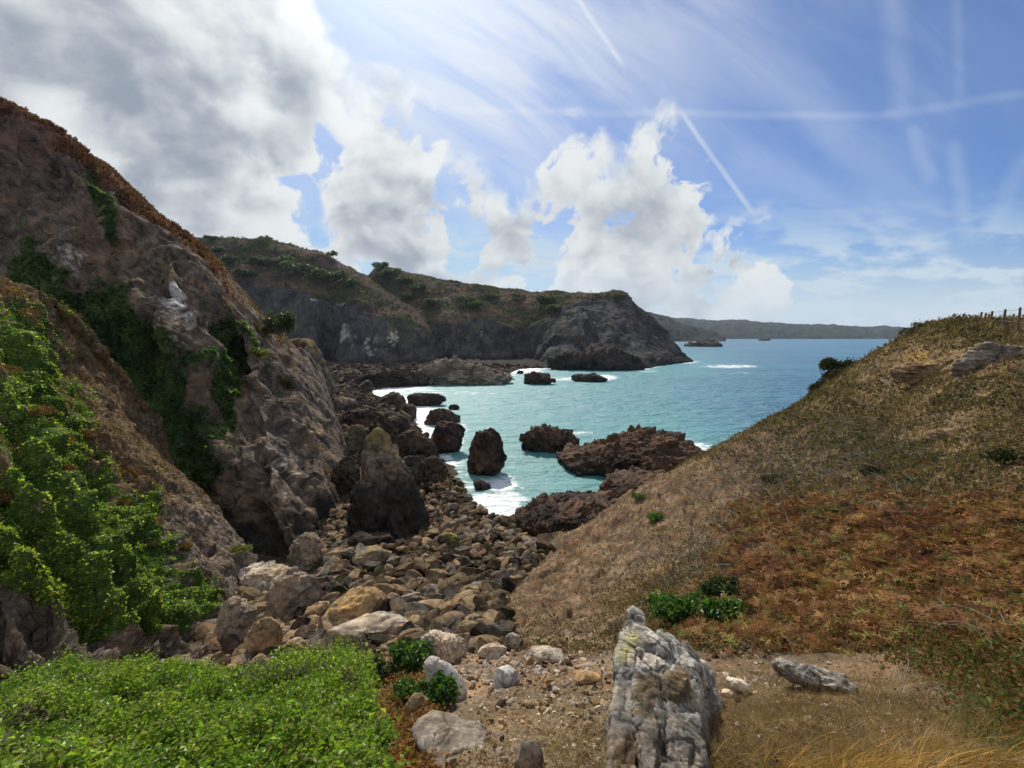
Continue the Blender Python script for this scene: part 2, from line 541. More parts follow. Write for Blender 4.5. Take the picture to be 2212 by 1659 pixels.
GC = [  # (x, y, Y): what ground is seen where, and how far off
    (1106, 1700, 2.1), (1106, 1560, 3.2), (1106, 1480, 4.6), (1090, 1420, 6.5), (1000, 1390, 8.5), (900, 1372, 11), (950, 1335, 16), (800, 1330, 17), (900, 1285, 22.5), (760, 1270, 24), (690, 1262, 26), (650, 1310, 22), (640, 1392, 15.5), (590, 1425, 14.5), (540, 1400, 17), (560, 1300, 24),
    (1000, 1245, 28.5), (800, 1205, 29.5), (1080, 1290, 20), (1080, 1330, 16.5), (1095, 1375, 11.5), (1000, 1150, 39.5), (1110, 1165, 36.5), (900, 1170, 36),
    (920, 1700, 2.2), (915, 1600, 3.05), (880, 1500, 4.9), (850, 1440, 7.0), (700, 1436, 10.5), (630, 1440, 12.5), (740, 1410, 10.5),
    (300, 1480, 9.5), (0, 1520, 8.5), (-300, 1560, 7.5), (400, 1600, 5.0), (400, 1720, 3.6), (0, 1620, 5.2), (0, 1740, 3.7), (-400, 1800, 3.4), (680, 1620, 4.4), (680, 1740, 3.2), (800, 1590, 4.2), (815, 1690, 3.0), (600, 1500, 7.0),
    (1300, 1700, 2.1), (1560, 1700, 2.05), (1800, 1700, 2.0), (2212, 1700, 1.9), (2600, 1800, 1.8), (3000, 1500, 3.2),
    (1350, 1560, 3.0), (1420, 1480, 4.1), (1300, 1460, 4.9), (1250, 1400, 8.6), (1180, 1400, 8.0), (1330, 1380, 8.6),
    (1600, 1500, 3.8), (1600, 1420, 5.1), (1600, 1360, 6.6), (1900, 1470, 4.0), (1900, 1400, 5.1), (1950, 1350, 6.2), (2100, 1520, 3.2), (2212, 1580, 2.5), (2212, 1450, 3.8), (2212, 1350, 5.2),
    (2600, 1300, 6.2), (2600, 1000, 12), (2600, 800, 22), (2600, 690, 30), (3200, 900, 14),
    (1500, 1345, 8.6), (1300, 1300, 17), (1200, 1340, 14), (1300, 1240, 22), (1200, 1190, 30), (1130, 1240, 25), (1500, 1240, 17), (1500, 1150, 24), (1400, 1130, 29),
    (1700, 1240, 12.5), (1700, 1120, 19), (1700, 1000, 29), (1900, 1300, 9.0), (1900, 1150, 14), (1900, 1000, 21), (1900, 860, 30),
    (2100, 1250, 8.6), (2100, 1100, 12.5), (2100, 950, 17.5), (2100, 800, 24), (2212, 1150, 10), (2212, 1000, 13.5), (2212, 850, 19), (2212, 760, 24),
    # crest of the slope against the sea
    (2330, 672, 31), (2212, 697, 29.5), (2130, 690, 31), (2060, 692, 33), (2000, 700, 35), (1950, 733, 37), (1890, 772, 39), (1800, 830, 42), (1700, 900, 44), (1600, 955, 46), (1500, 994, 47),
    (1420, 1042, 43), (1330, 1087, 38.5), (1270, 1122, 35.5),
]
# beyond the crest it falls to the sea (plan x, y, z)
GW = [
      (30, 66, -3.0), (24, 66, -3), (17, 60, -2.5), (13, 54, -2.0), (60, 66, 2), (80, 50, 12), (44, 75, -4), (62, 84, -4), (9.5, 45, -0.8), (6, 40.5, 0.0), (5, 46, -1.4)]
_g = np.array(GC, float); _gp = P(_g[:, 0], _g[:, 1], _g[:, 2])
_cr = _g[-14:]
_gp = np.concatenate([_gp, P(_cr[:, 0], _cr[:, 1] + 26, _cr[:, 2] * 1.09), P(_cr[:11, 0], _cr[:11, 1] + 110, _cr[:11, 2] * 1.24)])
_shelf = Pz(np.array([1330, 1400, 1450, 1310, 1380, 1290.]), np.array([1042, 1006, 988, 1092, 1062, 1060.]), 0.7)
_gp = np.concatenate([_gp, np.array(GW, float), _shelf])


def _lp(p):
    r = np.hypot(p[:, 0], p[:, 1] + 0.0)
    r = np.maximum(r, 0.9)
    return np.stack([np.arctan2(p[:, 0], np.maximum(p[:, 1], 0.02)) * 1.0, np.log(r) * 0.9], -1), r


_q, _r = _lp(_gp)
_tps = TPS(_q, (EYE - _gp[:, 2]) / _r, 2e-4)


def ground_base(x, y):
    p = np.stack([x, y], -1); q, r = _lp(p)
    z1 = EYE - r * _tps(q)
    sd = poly_sd(x, y, LAND)
    z2 = np.where(sd > 0, np.minimum(0.10 * sd, 1.6 + 0.012 * sd), np.maximum(0.14 * sd, -4.0))
    az = np.arctan2(x, y)
    wR = sstep(0.10, 0.22, az)
    far = lerp(z2, -4.0, wR)
    return lerp(z1, far, lerp(sstep(36, 46, r), sstep(76, 92, r), wR)), sd


NA, NR = 1000, 600
_az = np.linspace(-1.10, 1.10, NA); _lr = np.linspace(math.log(1.1), math.log(330), NR)
_A, _L = np.meshgrid(_az, _lr, indexing='ij')
_rr = np.exp(_L).ravel(); _aa = _A.ravel()
gx, gy = np.sin(_aa) * _rr, np.cos(_aa) * _rr
gz, gsd = ground_base(gx, gy)
GV = np.stack([gx, gy, gz], -1)
gD = np.stack(proj(GV), -1)
# zones of cover, by where things grow
dx_, dy_ = gD[:, 0], gD[:, 1]
wn = perlin(GV * 0.35, 3) * 0.5 + perlin(GV * 1.3, 4) * 0.3
z_hill = sstep(-25, 45, (gD[:, 0] - 1085) * 0.9 - (gD[:, 1] - 1330) * 0.0 + np.where(dy_ > 1350, -(dy_ - 1350) * 1.5, 0) - np.where(dy_ < 1290, (1290 - dy_) * -0.0, 0) + np.clip((dy_ - 1250) * 0.5, -500, 0) * 0.0)
# distance above the lower right edge of the slope (line from the gully up to the crest)
edge = np.interp(dy_, [690, 700, 733, 772, 830, 900, 955, 994, 1042, 1087, 1122, 1190, 1290, 1375, 1400], [2130, 2000, 1950, 1890, 1800, 1700, 1600, 1500, 1420, 1330, 1270, 1200, 1085, 1095, 1130])
into = dx_ - edge
z_hill = sstep(-44, -12, into + np.where(dy_ < 760, 60, 0)) * (dy_ < 1430) * sstep(1420, 1385, dy_ + np.clip((1500 - dx_) * 0.0, 0, 9))
z_beach = (1 - z_hill) * sstep(1440, 1395, dy_ + wn * 25)
z_dirt = (1 - z_hill) * (1 - z_beach)
z_slab = z_hill * sstep(400, 90, into + wn * 170) * sstep(985, 1070, dy_ + 20)      # bare rock strip along the foot
z_bare = np.clip(z_slab + z_hill * np.clip(blobs(dx_, dy_, [(1620, 960, 130, 40, .8), (1750, 1010, 90, 30, .3), (1990, 790, 90, 26, 1.1), (2110, 770, 60, 28, 1.1), (1900, 830, 60, 30, .7), (2060, 905, 90, 20, .9),
                                                                  (1480, 1120, 60, 30, .7), (1310, 1230, 90, 40, .5), (1300, 1370, 110, 25, .8)]) + wn * 0.9 - 0.25, 0, 1), 0, 1)
z_brack = z_hill * np.clip(sstep(1010, 1130, dy_ + wn * 130) * sstep(1500, 1640, dx_ + wn * 150 - (1150 - dy_) * 0.3), 0, 1)
z_green = z_hill * np.clip(blobs(dx_, dy_, [(2080, 715, 90, 22, 1), (1680, 1060, 110, 60, .6), (1850, 960, 140, 60, .55), (1990, 1010, 120, 40, .4), (1650, 900, 120, 40, .4), (2050, 850, 120, 30, .4), (1800, 850, 60, 40, .4), (1560, 1240, 80, 60, .3)]) + wn * 0.3, 0, 1)
# relief
r1 = np.hypot(gx, gy)
amp = np.clip(r1 / 14, 0.16, 1.6)
h = fbm(GV * 0.16, 3, 0.5, 40) * 0.9 * np.clip(r1 / 30, 0.1, 1) * (z_hill * 0.9 + 0.1)
h = h + fbm(GV * 0.9, 4, 0.55, 44) * 0.26 * np.clip(r1 / 12, 0.25, 1.0) + fbm(GV * 4.5, 3, 0.6, 48) * 0.055 * np.clip(r1 / 8, 0.4, 1.5)
strat = GV @ np.array([0.55, 0.25, 0.8])
q_ = np.stack([GV @ np.array([0.75, -0.25, -0.55]) * 0.16, strat * 0.9, (GV @ np.array([0.1, 0.95, -0.3])) * 0.35], -1)
h = h + z_bare * facet(q_ * 1.0, 61) * 0.34 + z_bare * facet(q_ * 2.7, 62) * 0.17
h = h + z_dirt * (fbm(GV * 1.7, 4, .6, 63) * 0.12 + np.clip(facet(GV * 4.0, 64), -.3, 1) * .018) + z_brack * fbm(GV * 1.1, 3, 0.6, 66) * 0.42
h = h + (1 - z_hill) * (dx_ > 1150) * sstep(28, 34, r1) * facet(q_ * 1.3, 67) * .5
fadeb = sstep(60, 40, r1) + (1 - sstep(60, 40, r1)) * 0.25 * z_beach
shore_keep = np.clip(np.abs(gz) / 0.8, 0.15, 1)
GV[:, 2] += h * np.clip(fadeb, 0, 1) * np.where(r1 > 30, shore_keep, 1)
_far = sstep(70, 110, r1) * (gsd > 0)
GV[:, 2] += _far * (facet(GV * np.array([.16, .16, .3]), 71) * 0.7 + facet(GV * np.array([.4, .4, .6]), 72) * 0.35) * np.clip(gsd / 12, 0, 1)
# albedo
n1 = fbm(GV * 0.6, 4, 0.6, 80); n2 = fbm(GV * 3.1, 3, 0.6, 84)
c_dirt = lerp(np.array([.17, .120, .078]), np.array([.255, .192, .135]), sstep(-.3, .35, n1 + n2 * .5)[:, None])
c_beach = lerp(np.array([.045, .035, .025]), np.array([.10, .078, .05]), sstep(-.3, .3, n1)[:, None])
c_beach = lerp(c_beach, np.array([.036, .031, .030]), sstep(50, 80, r1)[:, None] * 0.9)
c_grass = lerp(np.array([.125, .088, .052]), np.array([.20, .148, .09]), sstep(-.3, .3, n1 + .3 * n2)[:, None])
c_grass = lerp(c_grass, np.array([.085, .092, .038]), (z_green * .85)[:, None])
c_brack = lerp(np.array([.110, .050, .024]), np.array([.18, .095, .040]), sstep(-.2, .3, n2 + .5 * n1)[:, None])
c_bare = lerp(np.array([.105, .070, .043]), np.array([.23, .168, .108]), sstep(-.1, .35, n1 * .6 + n2 * .7)[:, None])
c_bare = lerp(c_bare, np.array([.10, .06, .04]), (sstep(.05, .4, fbm(q_ * 2.2, 3, .5, 90)) * .8)[:, None])
c_bare = lerp(c_bare, np.array([.30, .19, .05]), np.clip(blobs(dx_, dy_, [(1990, 775, 60, 22, .9), (2080, 745, 60, 14, .6)]), 0, .8)[:, None])
c_hill = lerp(c_grass, c_brack, z_brack[:, None] * .9)
c_hill = lerp(c_hill, c_bare, (z_bare * sstep(-.35, .1, n2 + z_slab * .35))[:, None])
z_shelf = (1 - z_hill) * (dx_ > 1150) * (dy_ > 940) * sstep(28, 34, r1)
c_beach = lerp(c_beach, lerp(np.array([.022, .018, .015]), np.array([.085, .055, .036]), sstep(-.3, .3, n2)[:, None]), z_shelf[:, None])
c_all = c_hill * z_hill[:, None] + c_beach * z_beach[:, None] + c_dirt * z_dirt[:, None]
GF = grid_faces(NA, NR)
M_ground = mat_ground('ground earth', 5.0, 0.8, 0.07, 0.96, 0.75)
ground = structure(new_mesh('ground', GV, GF, M_ground, True, c_all))
_gridz = GV[:, 2].reshape(NA, NR)


def gz_at(x, y):
    """height of the finished ground"""
    a = (np.arctan2(x, y) - _az[0]) / (_az[1] - _az[0]); l = (np.log(np.maximum(np.hypot(x, y), 1.12)) - _lr[0]) / (_lr[1] - _lr[0])
    a = np.clip(a, 0, NA - 1.001); l = np.clip(l, 0, NR - 1.001)
    i, j = a.astype(int), l.astype(int); fa, fl = a - i, l - j
    g = _gridz
    return (g[i, j] * (1 - fa) * (1 - fl) + g[i + 1, j] * fa * (1 - fl) + g[i, j + 1] * (1 - fa) * fl + g[i + 1, j + 1] * fa * fl)


def on_ground(px, py, lo=1.5, hi=320, n=700):
    """where the sight line (px, py) first meets the ground"""
    px = np.atleast_1d(np.asarray(px, float)); py = np.atleast_1d(np.asarray(py, float))
    best = np.full(px.shape, np.nan); done = np.zeros(px.shape, bool)
    for Y in np.exp(np.linspace(math.log(lo), math.log(hi), n)):
        q = P(px, py, Y)
        hit = (~done) & (q[:, 2] <= np.maximum(gz_at(q[:, 0], q[:, 1]), -0.05))
        best[hit] = Y; done |= hit
        if done.all(): break
    q = P(px, py, np.where(done, best, hi))
    q[:, 2] = gz_at(q[:, 0], q[:, 1])
    return q, done


# ------------------------------------------------------------------ lofted cliffs
def loft(cols, nu, nv, back, side_first=None, side_last=None, ext=0.0):
    """cols: list of profiles top->bottom, each [(x, y, Y)...]; back: world offsets carrying the crest away from view"""
    W = []
    for c in cols:
        a = np.array(c, float); W.append(P(a[:, 0], a[:, 1], a[:, 2]))
    W = np.array(W)
    if side_first is not None: W = np.concatenate([np.array([W[0] + np.array(o) for o in side_first[::-1]]), W])
    if side_last is not None: W = np.concatenate([W, np.array([W[-1] + np.array(o) for o in side_last])])
    top = W[:, :1]
    W = np.concatenate([top + np.array(o) for o in back[::-1]] + [W], 1)
    low = W[:, -1:].copy(); low[..., 2] = np.minimum(low[..., 2] - 2.0, -2.5); low[..., 1] -= 0.5
    W = np.concatenate([W, low], 1)
    A = spline_resample(W, nv, 1)
    A = spline_resample(A, nu, 0)
    return A.reshape(-1, 3), grid_faces(nu, nv)


def push(V, F, h):
    N = vnormals(V, F)
    if N[:, 1].mean() > 0: N = -N; F = F[:, ::-1]
    return V + N * h[:, None], F, N


# --- the tall cliff on the left
CL = [
    [(-300, 40, 52), (-300, 300, 48), (-300, 600, 44), (-300, 900, 40), (-300, 1300, 36)],
    [(0, 207, 52), (0, 380, 48), (20, 600, 43), (60, 850, 42), (120, 1300, 36)],
    [(75, 248, 53), (75, 400, 49), (90, 600, 43), (150, 850, 42.5), (200, 1300, 36)],
    [(150, 292, 54), (150, 420, 49.5), (165, 620, 44), (240, 850, 43), (280, 1300, 36)],
    [(250, 382, 56), (265, 500, 50), (285, 680, 45), (330, 880, 43), (380, 1280, 35)],
    [(340, 457, 57), (365, 560, 50), (385, 680, 44), (420, 900, 42), (450, 1250, 34)],
    [(405, 507, 58), (440, 600, 50), (460, 720, 46.5), (470, 930, 40.5), (520, 1240, 32)],
    [(440, 540, 59), (485, 640, 52), (505, 760, 51), (530, 950, 39), (590, 1240, 31)],
    [(488, 600, 59.5), (530, 700, 52), (560, 830, 45.5), (600, 1000, 37.5), (655, 1225, 30.5)],
    [(530, 652, 60), (570, 740, 54), (610, 860, 48), (650, 1010, 41.5), (692, 1190, 33.5)],
    [(580, 700, 61), (618, 790, 56), (652, 890, 50), (688, 1020, 43), (715, 1150, 37.5)],
    [(622, 748, 62), (655, 818, 58), (688, 905, 53.5), (713, 1000, 48), (733, 1110, 43)],
]
V, F = loft(CL, 540, 520, [(-2, 9, -2.0), (-6, 26, -10)], None, [(-1.5, 9, -.5), (-8, 22, 0), (-30, 40, 0)])
Dx, Dy = proj(V)
hh = rocky(V, 7.0, 101, (1, 1, 0.55), (0.3, 0.1)) * 1.65 + facet(V / 1.9 * np.array([1, 1, .6]) + .2 * np.stack([perlin(V * .6, 1), perlin(V * .6, 2), perlin(V * .6, 3)], -1), 105) * .42 + fbm(V * np.array([.10, .10, .035]), 3, .5, 109, True) * 1.5
calm = sstep(0, 70, Dy - np.interp(Dx, [-300, 0, 150, 250, 405, 440, 530, 622, 733], [40, 207, 292, 382, 507, 540, 652, 748, 1110]))
V, F, N = push(V, F, hh * (0.35 + 0.65 * calm))
nn = fbm(V * 0.25, 4, .6, 111); nm = fbm(V * 0.9, 4, .6, 115); nf = fbm(V * 2.6, 3, .6, 119)
crest_d = Dy - np.interp(Dx, [-300, 0, 150, 250, 405, 440, 530, 622, 733], [40, 207, 292, 382, 507, 540, 652, 748, 1110])
col = lerp(np.array([.072, .057, .045]), np.array([.195, .155, .122]), sstep(-.35, .4, nm + .5 * nf)[:, None])
col = lerp(col, np.array([.12, .076, .070]), (sstep(520, 250, Dy + Dx * .2 + nn * 120) * .75)[:, None])              # purplish upper face
col = lerp(col, np.array([.20, .125, .075]), (np.clip(blobs(Dx, Dy, [(195, 510, 40, 90, 1), (260, 500, 30, 60, .6), (505, 610, 18, 60, .9), (430, 850, 50, 40, .4)]) + nm * .4, 0, 1) * .8)[:, None])
lich = np.clip(blobs(Dx, Dy, [(375, 640, 26, 24, 1.6), (420, 690, 45, 40, .6), (370, 720, 40, 60, .55), (160, 560, 50, 30, .6), (90, 540, 60, 30, .35), (640, 990, 60, 120, .35), (560, 1010, 70, 140, .35), (420, 950, 40, 40, .5), (90, 380, 90, 60, .2)]) + nf * .9 + nm * .5 - .45, 0, 1)
col = lerp(col, np.array([.50, .48, .46]), (sstep(.1, .45, lich) * .85)[:, None])
veg = np.clip(blobs(Dx, Dy, [(60, 600, 70, 90, .8), (190, 690, 110, 90, 1.1), (300, 800, 100, 90, 1.1), (400, 930, 70, 90, .8), (430, 1000, 55, 60, .9), (500, 740, 28, 70, 1.1), (490, 850, 30, 70, .8), (430, 770, 30, 30, .6), (210, 390, 22, 50, .9), (240, 470, 20, 60, .7), (30, 470, 40, 120, .4), (360, 560, 60, 60, .35), (620, 830, 40, 60, .35), (340, 1010, 60, 80, .7)]) + nm * .7 + nn * .4, 0, 2)
col = lerp(col, lerp(np.array([.038, .062, .026]), np.array([.070, .105, .038]), sstep(-.3, .3, nf)[:, None]), sstep(.42, .62, veg)[:, None])
heath = sstep(34, 2, crest_d + nn * 44) * sstep(520, 430, Dx)
heath = np.clip(heath + sstep(30, 0, crest_d + nm * 30) * .8 * (Dx < 470), 0, 1)
col = lerp(col, lerp(np.array([.10, .045, .034]), np.array([.17, .082, .052]), sstep(-.3, .3, nm)[:, None]), heath[:, None])
gr = np.clip(sstep(.02, .35, N[:, 2] + nm * .35 - .15) * sstep(560, 640, Dx + nm * 60) , 0, 1)
col = lerp(col, np.array([.17, .125, .065]), (gr * .5)[:, None])
tide = sstep(4.2, 2.4, V[:, 2] + nm * 1.5)
col = lerp(col, np.array([.03, .028, .027]), (tide * .85)[:, None])
M_cliff = mat_ground('cliff rock', 1.7, 1.0, 0.30, 0.95, 0.95)
cliffL = structure(new_mesh('cliff', V, F, M_cliff, True, col)); CLV, CLF, CLN, CLveg, CLheath, CLD = V, F, N, veg, heath, np.stack([Dx, Dy], -1)

# --- the near spur below it, hung with ivy
SPUR = [
    [(-300, 440, 29), (-300, 640, 23.5), (-300, 930, 18), (-300, 1190, 15), (-300, 1340, 14.2), (-300, 1560, 12)],
    [(0, 597, 30), (0, 750, 24), (0, 980, 18.3), (0, 1200, 15.4), (0, 1330, 14.6), (0, 1540, 12.2)],
    [(68, 636, 31), (70, 790, 25), (95, 1000, 19), (100, 1210, 16), (100, 1340, 14.8), (95, 1540, 12.4)],
    [(108, 725, 31), (130, 860, 26), (175, 1050, 20), (200, 1240, 16.6), (200, 1370, 15), (190, 1540, 12.6)],
    [(165, 850, 30), (205, 960, 26), (255, 1100, 21.5), (290, 1270, 17.5), (285, 1400, 15.6), (290, 1540, 13.2)],
    [(300, 972, 28.5), (312, 1045, 26), (340, 1160, 22.5), (375, 1290, 18.5), (370, 1400, 16.6), (380, 1530, 14)],
    [(380, 1068, 27.5), (392, 1125, 25.5), (412, 1210, 23), (435, 1305, 19.8), (435, 1400, 17.6), (445, 1520, 15)],
    [(448, 1195, 25.5), (456, 1240, 24), (468, 1295, 22), (482, 1355, 20), (492, 1420, 18), (505, 1500, 16)],
    [(500, 1308, 22.5), (511, 1333, 21.8), (524, 1365, 20.6), (540, 1402, 19), (552, 1440, 17.4), (570, 1480, 16)],
    [(558, 1350, 21), (566, 1370, 20.3), (577, 1392, 19.2), (592, 1414, 17.9), (605, 1440, 16.8), (625, 1465, 15.8)],
    [(606, 1402, 19), (613, 1410, 18.4), (622, 1420, 17.6), (633, 1432, 16.8), (645, 1445, 16.2), (660, 1460, 15.6)],
]
V, F = loft(SPUR, 460, 430, [(.5, 3, -2.2), (1.5, 8, -10)], None, [(.8, 1.5, -1.0), (1.2, 3, -3)])
Dx, Dy = proj(V)
cr = Dy - np.interp(Dx, [-300, 0, 68, 108, 165, 300, 380, 448, 500, 606], [440, 597, 636, 725, 850, 972, 1068, 1195, 1308, 1402])
hh = rocky(V, 3.2, 121, (1, .8, .6), (.3, .1)) * 0.55 + rocky(V, 1.0, 125, (1, 1, .7)) * 0.16 + fbm(V * .25, 3, .5, 129) * 0.9 + (.5 - np.abs(fbm(V * .75, 2, .5, 128))) * .9
rib_s = (Dx * .81 - Dy * .58) / 95 + .35 * perlin(V * .35, 127) + 50
rib = 1 - np.abs(((rib_s) % 1.0) * 2 - 1) ** 1.4
hh = hh + (rib - .5) * 1.15 * sstep(20, 160, cr)
V, F, N = push(V, F, hh * (.55 + .45 * sstep(0, 60, cr)))
nn = fbm(V * 0.5, 4, .6, 131); nm = fbm(V * 1.7, 4, .6, 135); nf = fbm(V * 5, 3, .6, 139)
col = lerp(np.array([.065, .050, .038]), np.array([.175, .138, .108]), sstep(-.35, .4, nm + .5 * nf)[:, None])
col = lerp(col, np.array([.40, .37, .33]), (sstep(.15, .5, nf + nn * .5) * .6)[:, None])
sveg = np.clip(blobs(Dx, Dy, [(40, 730, 60, 60, .9), (80, 840, 60, 70, .8), (40, 960, 90, 50, .5), (150, 1060, 60, 90, 1.1), (210, 1170, 70, 90, 1.2), (290, 1250, 80, 80, 1.2), (370, 1300, 70, 50, 1.1), (60, 1180, 80, 50, 1.0), (120, 1260, 70, 70, 1.0), (240, 1040, 20, 40, .7), (300, 1130, 40, 60, .9), (170, 900, 30, 60, .6), (430, 1290, 40, 40, .8), (200, 1330, 50, 50, .7), (20, 1090, 80, 60, .5), (270, 1330, 60, 40, .8), (345, 1090, 20, 50, .6), (30, 650, 50, 30, .35), (110, 960, 50, 50, .6), (60, 1050, 60, 40, .5), (20, 860, 60, 60, .5), (250, 1140, 40, 60, .5), (400, 1180, 20, 60, .35), (330, 1200, 40, 50, .5), (10, 1230, 60, 60, .8)]) * (.72 + .55 * rib) + nm * .75 + nn * .45 + .04 + .14 * sstep(1200, 1000, Dy), 0, 2) * sstep(1415, 1330, Dy + nm * 40 - np.where(Dx < 120, -60, 0))
orange = np.clip(sstep(1150, 1000, Dy + nn * 90) * (1 - sstep(.5, .8, sveg)) * (.65 + nm), 0, 1)
col = lerp(col, lerp(np.array([.10, .062, .03]), np.array([.19, .125, .06]), sstep(-.3, .3, nf)[:, None]), orange[:, None])
col = lerp(col, lerp(np.array([.03, .06, .015]), np.array([.07, .12, .025]), sstep(-.3, .3, nf)[:, None]), sstep(.45, .65, sveg)[:, None])
M_spur = mat_ground('spur rock', 3.0, 1.0, 0.18, 0.95, 0.9)
spur = structure(new_mesh('cliff_spur', V, F, M_spur, True, col)); SPV, SPF, SPN, SPveg, SPor, SPD = V, F, N, sveg, orange, np.stack([Dx, Dy], -1)

# --- headlands across the cove
HA = [
    [(300, 500, 365), (300, 560, 330), (300, 620, 300), (300, 700, 285), (300, 800, 265)],
    [(440, 514, 362), (450, 550, 335), (470, 590, 305), (480, 690, 285), (500, 795, 262)],
    [(500, 516, 355), (520, 560, 330), (540, 605, 304), (560, 700, 283), (580, 795, 262)],
    [(570, 522, 350), (590, 568, 325), (610, 620, 300), (630, 700, 282), (640, 793, 260)],
    [(630, 534, 345), (650, 582, 318), (670, 632, 297), (680, 700, 283), (688, 790, 268)],
    [(690, 548, 340), (700, 600, 316), (716, 645, 302), (716, 710, 296), (706, 788, 284)],
    [(730, 568, 338), (750, 612, 312), (762, 650, 292), (750, 710, 277), (736, 788, 262)],
    [(772, 590, 335), (790, 628, 310), (802, 668, 288), (800, 722, 274), (800, 788, 260)],
    [(822, 624, 325), (840, 654, 305), (850, 682, 286), (855, 727, 275), (860, 788, 262)],
    [(872, 660, 312), (882, 676, 300), (892, 692, 286), (900, 732, 276), (910, 787, 264)],
    [(915, 694, 300), (922, 702, 292), (930, 714, 284), (938, 742, 278), (945, 785, 268)],
]
HB = [
    [(690, 592, 430), (700, 640, 400), (700, 690, 370), (700, 740, 350), (700, 790, 330)],
    [(785, 606, 425), (800, 642, 395), (810, 682, 360), (820, 740, 340), (830, 788, 320)],
    [(815, 577, 425), (840, 642, 385), (860, 684, 352), (870, 740, 335), (880, 788, 318)],
    [(862, 588, 415), (900, 640, 375), (920, 689, 338), (930, 740, 325), (940, 788, 312)],
    [(930, 601, 410), (960, 642, 370), (985, 683, 335), (990, 737, 322), (995, 788, 306)],
    [(1000, 614, 400), (1030, 652, 365), (1050, 692, 332), (1050, 742, 320), (1050, 788, 304)],
    [(1080, 624, 395), (1110, 662, 360), (1130, 702, 338), (1140, 747, 332), (1140, 785, 322)],
    [(1150, 632, 385), (1180, 667, 345), (1200, 692, 318), (1190, 744, 296), (1180, 796, 262)],
    [(1220, 632, 380), (1240, 662, 345), (1255, 692, 320), (1260, 747, 290), (1260, 799, 248)],
    [(1290, 636, 375), (1300, 662, 350), (1310, 692, 325), (1320, 747, 290), (1330, 800, 246)],
    [(1345, 631, 370), (1355, 663, 352), (1365, 702, 330), (1375, 752, 295), (1390, 799, 245)],
    [(1385, 667, 365), (1400, 697, 350), (1410, 727, 335), (1425, 759, 315), (1440, 786, 290)],
    [(1440, 722, 355), (1452, 740, 348), (1462, 754, 340), (1475, 768, 332), (1495, 781, 322)],
]
M_far = mat_ground('headland cover', 0.28, 1.0, 1.8, 0.95, 0.85)


def headland(name, cols, nu, nv, back, last, brow, lichD, seed, vegD):
    V, F = loft(cols, nu, nv, back, None, last)
    Dx, Dy = proj(V)
    b = Dy - np.interp(Dx, [p[0] for p in brow], [p[1] for p in brow])      # below the brow: bare cliff
    bn = b + perlin(V * .05, seed) * 14
    rockm = sstep(-8, 8, bn)
    hh = rockm * (rocky(V, 26, seed + 1, (1, .8, .42), (.25, .1)) * 3.0 + rocky(V, 8, seed + 5, (1, 1, .45)) * 1.1) + (1 - rockm) * (fbm(V * .05, 4, .55, seed + 9) * 3.0 + fbm(V * .25, 3, .6, seed + 13) * 1.0)
    V, F, N = push(V, F, hh)
    nn = fbm(V * .03, 4, .6, seed + 17); nm = fbm(V * .13, 4, .6, seed + 21); nf = fbm(V * .5, 3, .6, seed + 25)
    rock = lerp(np.array([.032, .031, .032]), np.array([.085, .082, .084]), sstep(-.35, .4, nm + .5 * nf)[:, None])
    rock = lerp(rock, np.array([.06, .075, .04]), (sstep(.0, .4, nn + nm * .4) * .55)[:, None])
    li = np.clip(blobs(Dx, Dy, lichD) + nf * .8 + nm * .5 - .35, 0, 1)
    rock = lerp(rock, np.array([.40, .40, .40]), (sstep(.1, .5, li) * .8)[:, None])
    heath = lerp(np.array([.060, .040, .036]), np.array([.105, .068, .052]), sstep(-.3, .3, nm)[:, None])
    gm = np.clip(sstep(-.05, .28, nn + nm * .6) + blobs(Dx, Dy, vegD), 0, 1)
    heath = lerp(heath, lerp(np.array([.032, .046, .022]), np.array([.080, .090, .038]), sstep(-.3, .4, nf)[:, None]), (gm * .9)[:, None])
    heath = lerp(heath, np.array([.15, .115, .06]), (np.exp(-((bn + 9) / 9) ** 2) * .4 * sstep(-.2, .3, nm + .2))[:, None])     # dry grass along the brow
    c = lerp(heath, rock, rockm[:, None])
    c = lerp(c, np.array([.022, .021, .022]), (sstep(7, 3, V[:, 2] + nm * 4) * .85)[:, None])
    o = structure(new_mesh(name, V, F, M_far, True, c))
    return V, F, N, rockm, gm, np.stack([Dx, Dy], -1)


hA = headland('headland', HA, 420, 330, [(-4, 25, 1), (-20, 90, -6), (-30, 200, -30)], [(-6, 14, 0), (-30, 45, 0), (-80, 80, 0)],
              [(300, 640), (470, 600), (540, 612), (620, 625), (690, 648), (740, 655), (800, 672), (850, 688), (900, 697), (945, 720)],
              [(680, 648, 14, 5, 1), (735, 655, 14, 5, 1), (745, 720, 14, 24, .8), (850, 720, 16, 30, .7), (800, 745, 30, 30, .5), (690, 740, 20, 20, .4), (490, 650, 30, 14, .4)], 200,
              [(640, 590, 60, 20, .5), (740, 610, 50, 25, .5), (560, 540, 60, 16, .6), (480, 580, 30, 12, .4)])
hB = headland('headland', HB, 520, 300, [(4, 30, 1), (10, 110, -4), (20, 220, -30)], [(-4, 16, 0), (-20, 50, 0), (-60, 120, 0)],
              [(690, 690), (810, 684), (870, 690), (930, 692), (1000, 690), (1060, 696), (1120, 704), (1190, 690), (1220, 660), (1300, 640), (1345, 630), (1500, 600)],
              [(1040, 720, 12, 14, .5), (965, 730, 16, 20, .4), (1185, 745, 14, 24, .4)], 300,
              [(870, 610, 50, 20, .4), (1010, 660, 50, 14, .5), (1190, 660, 40, 20, .4), (900, 650, 60, 20, .3)])

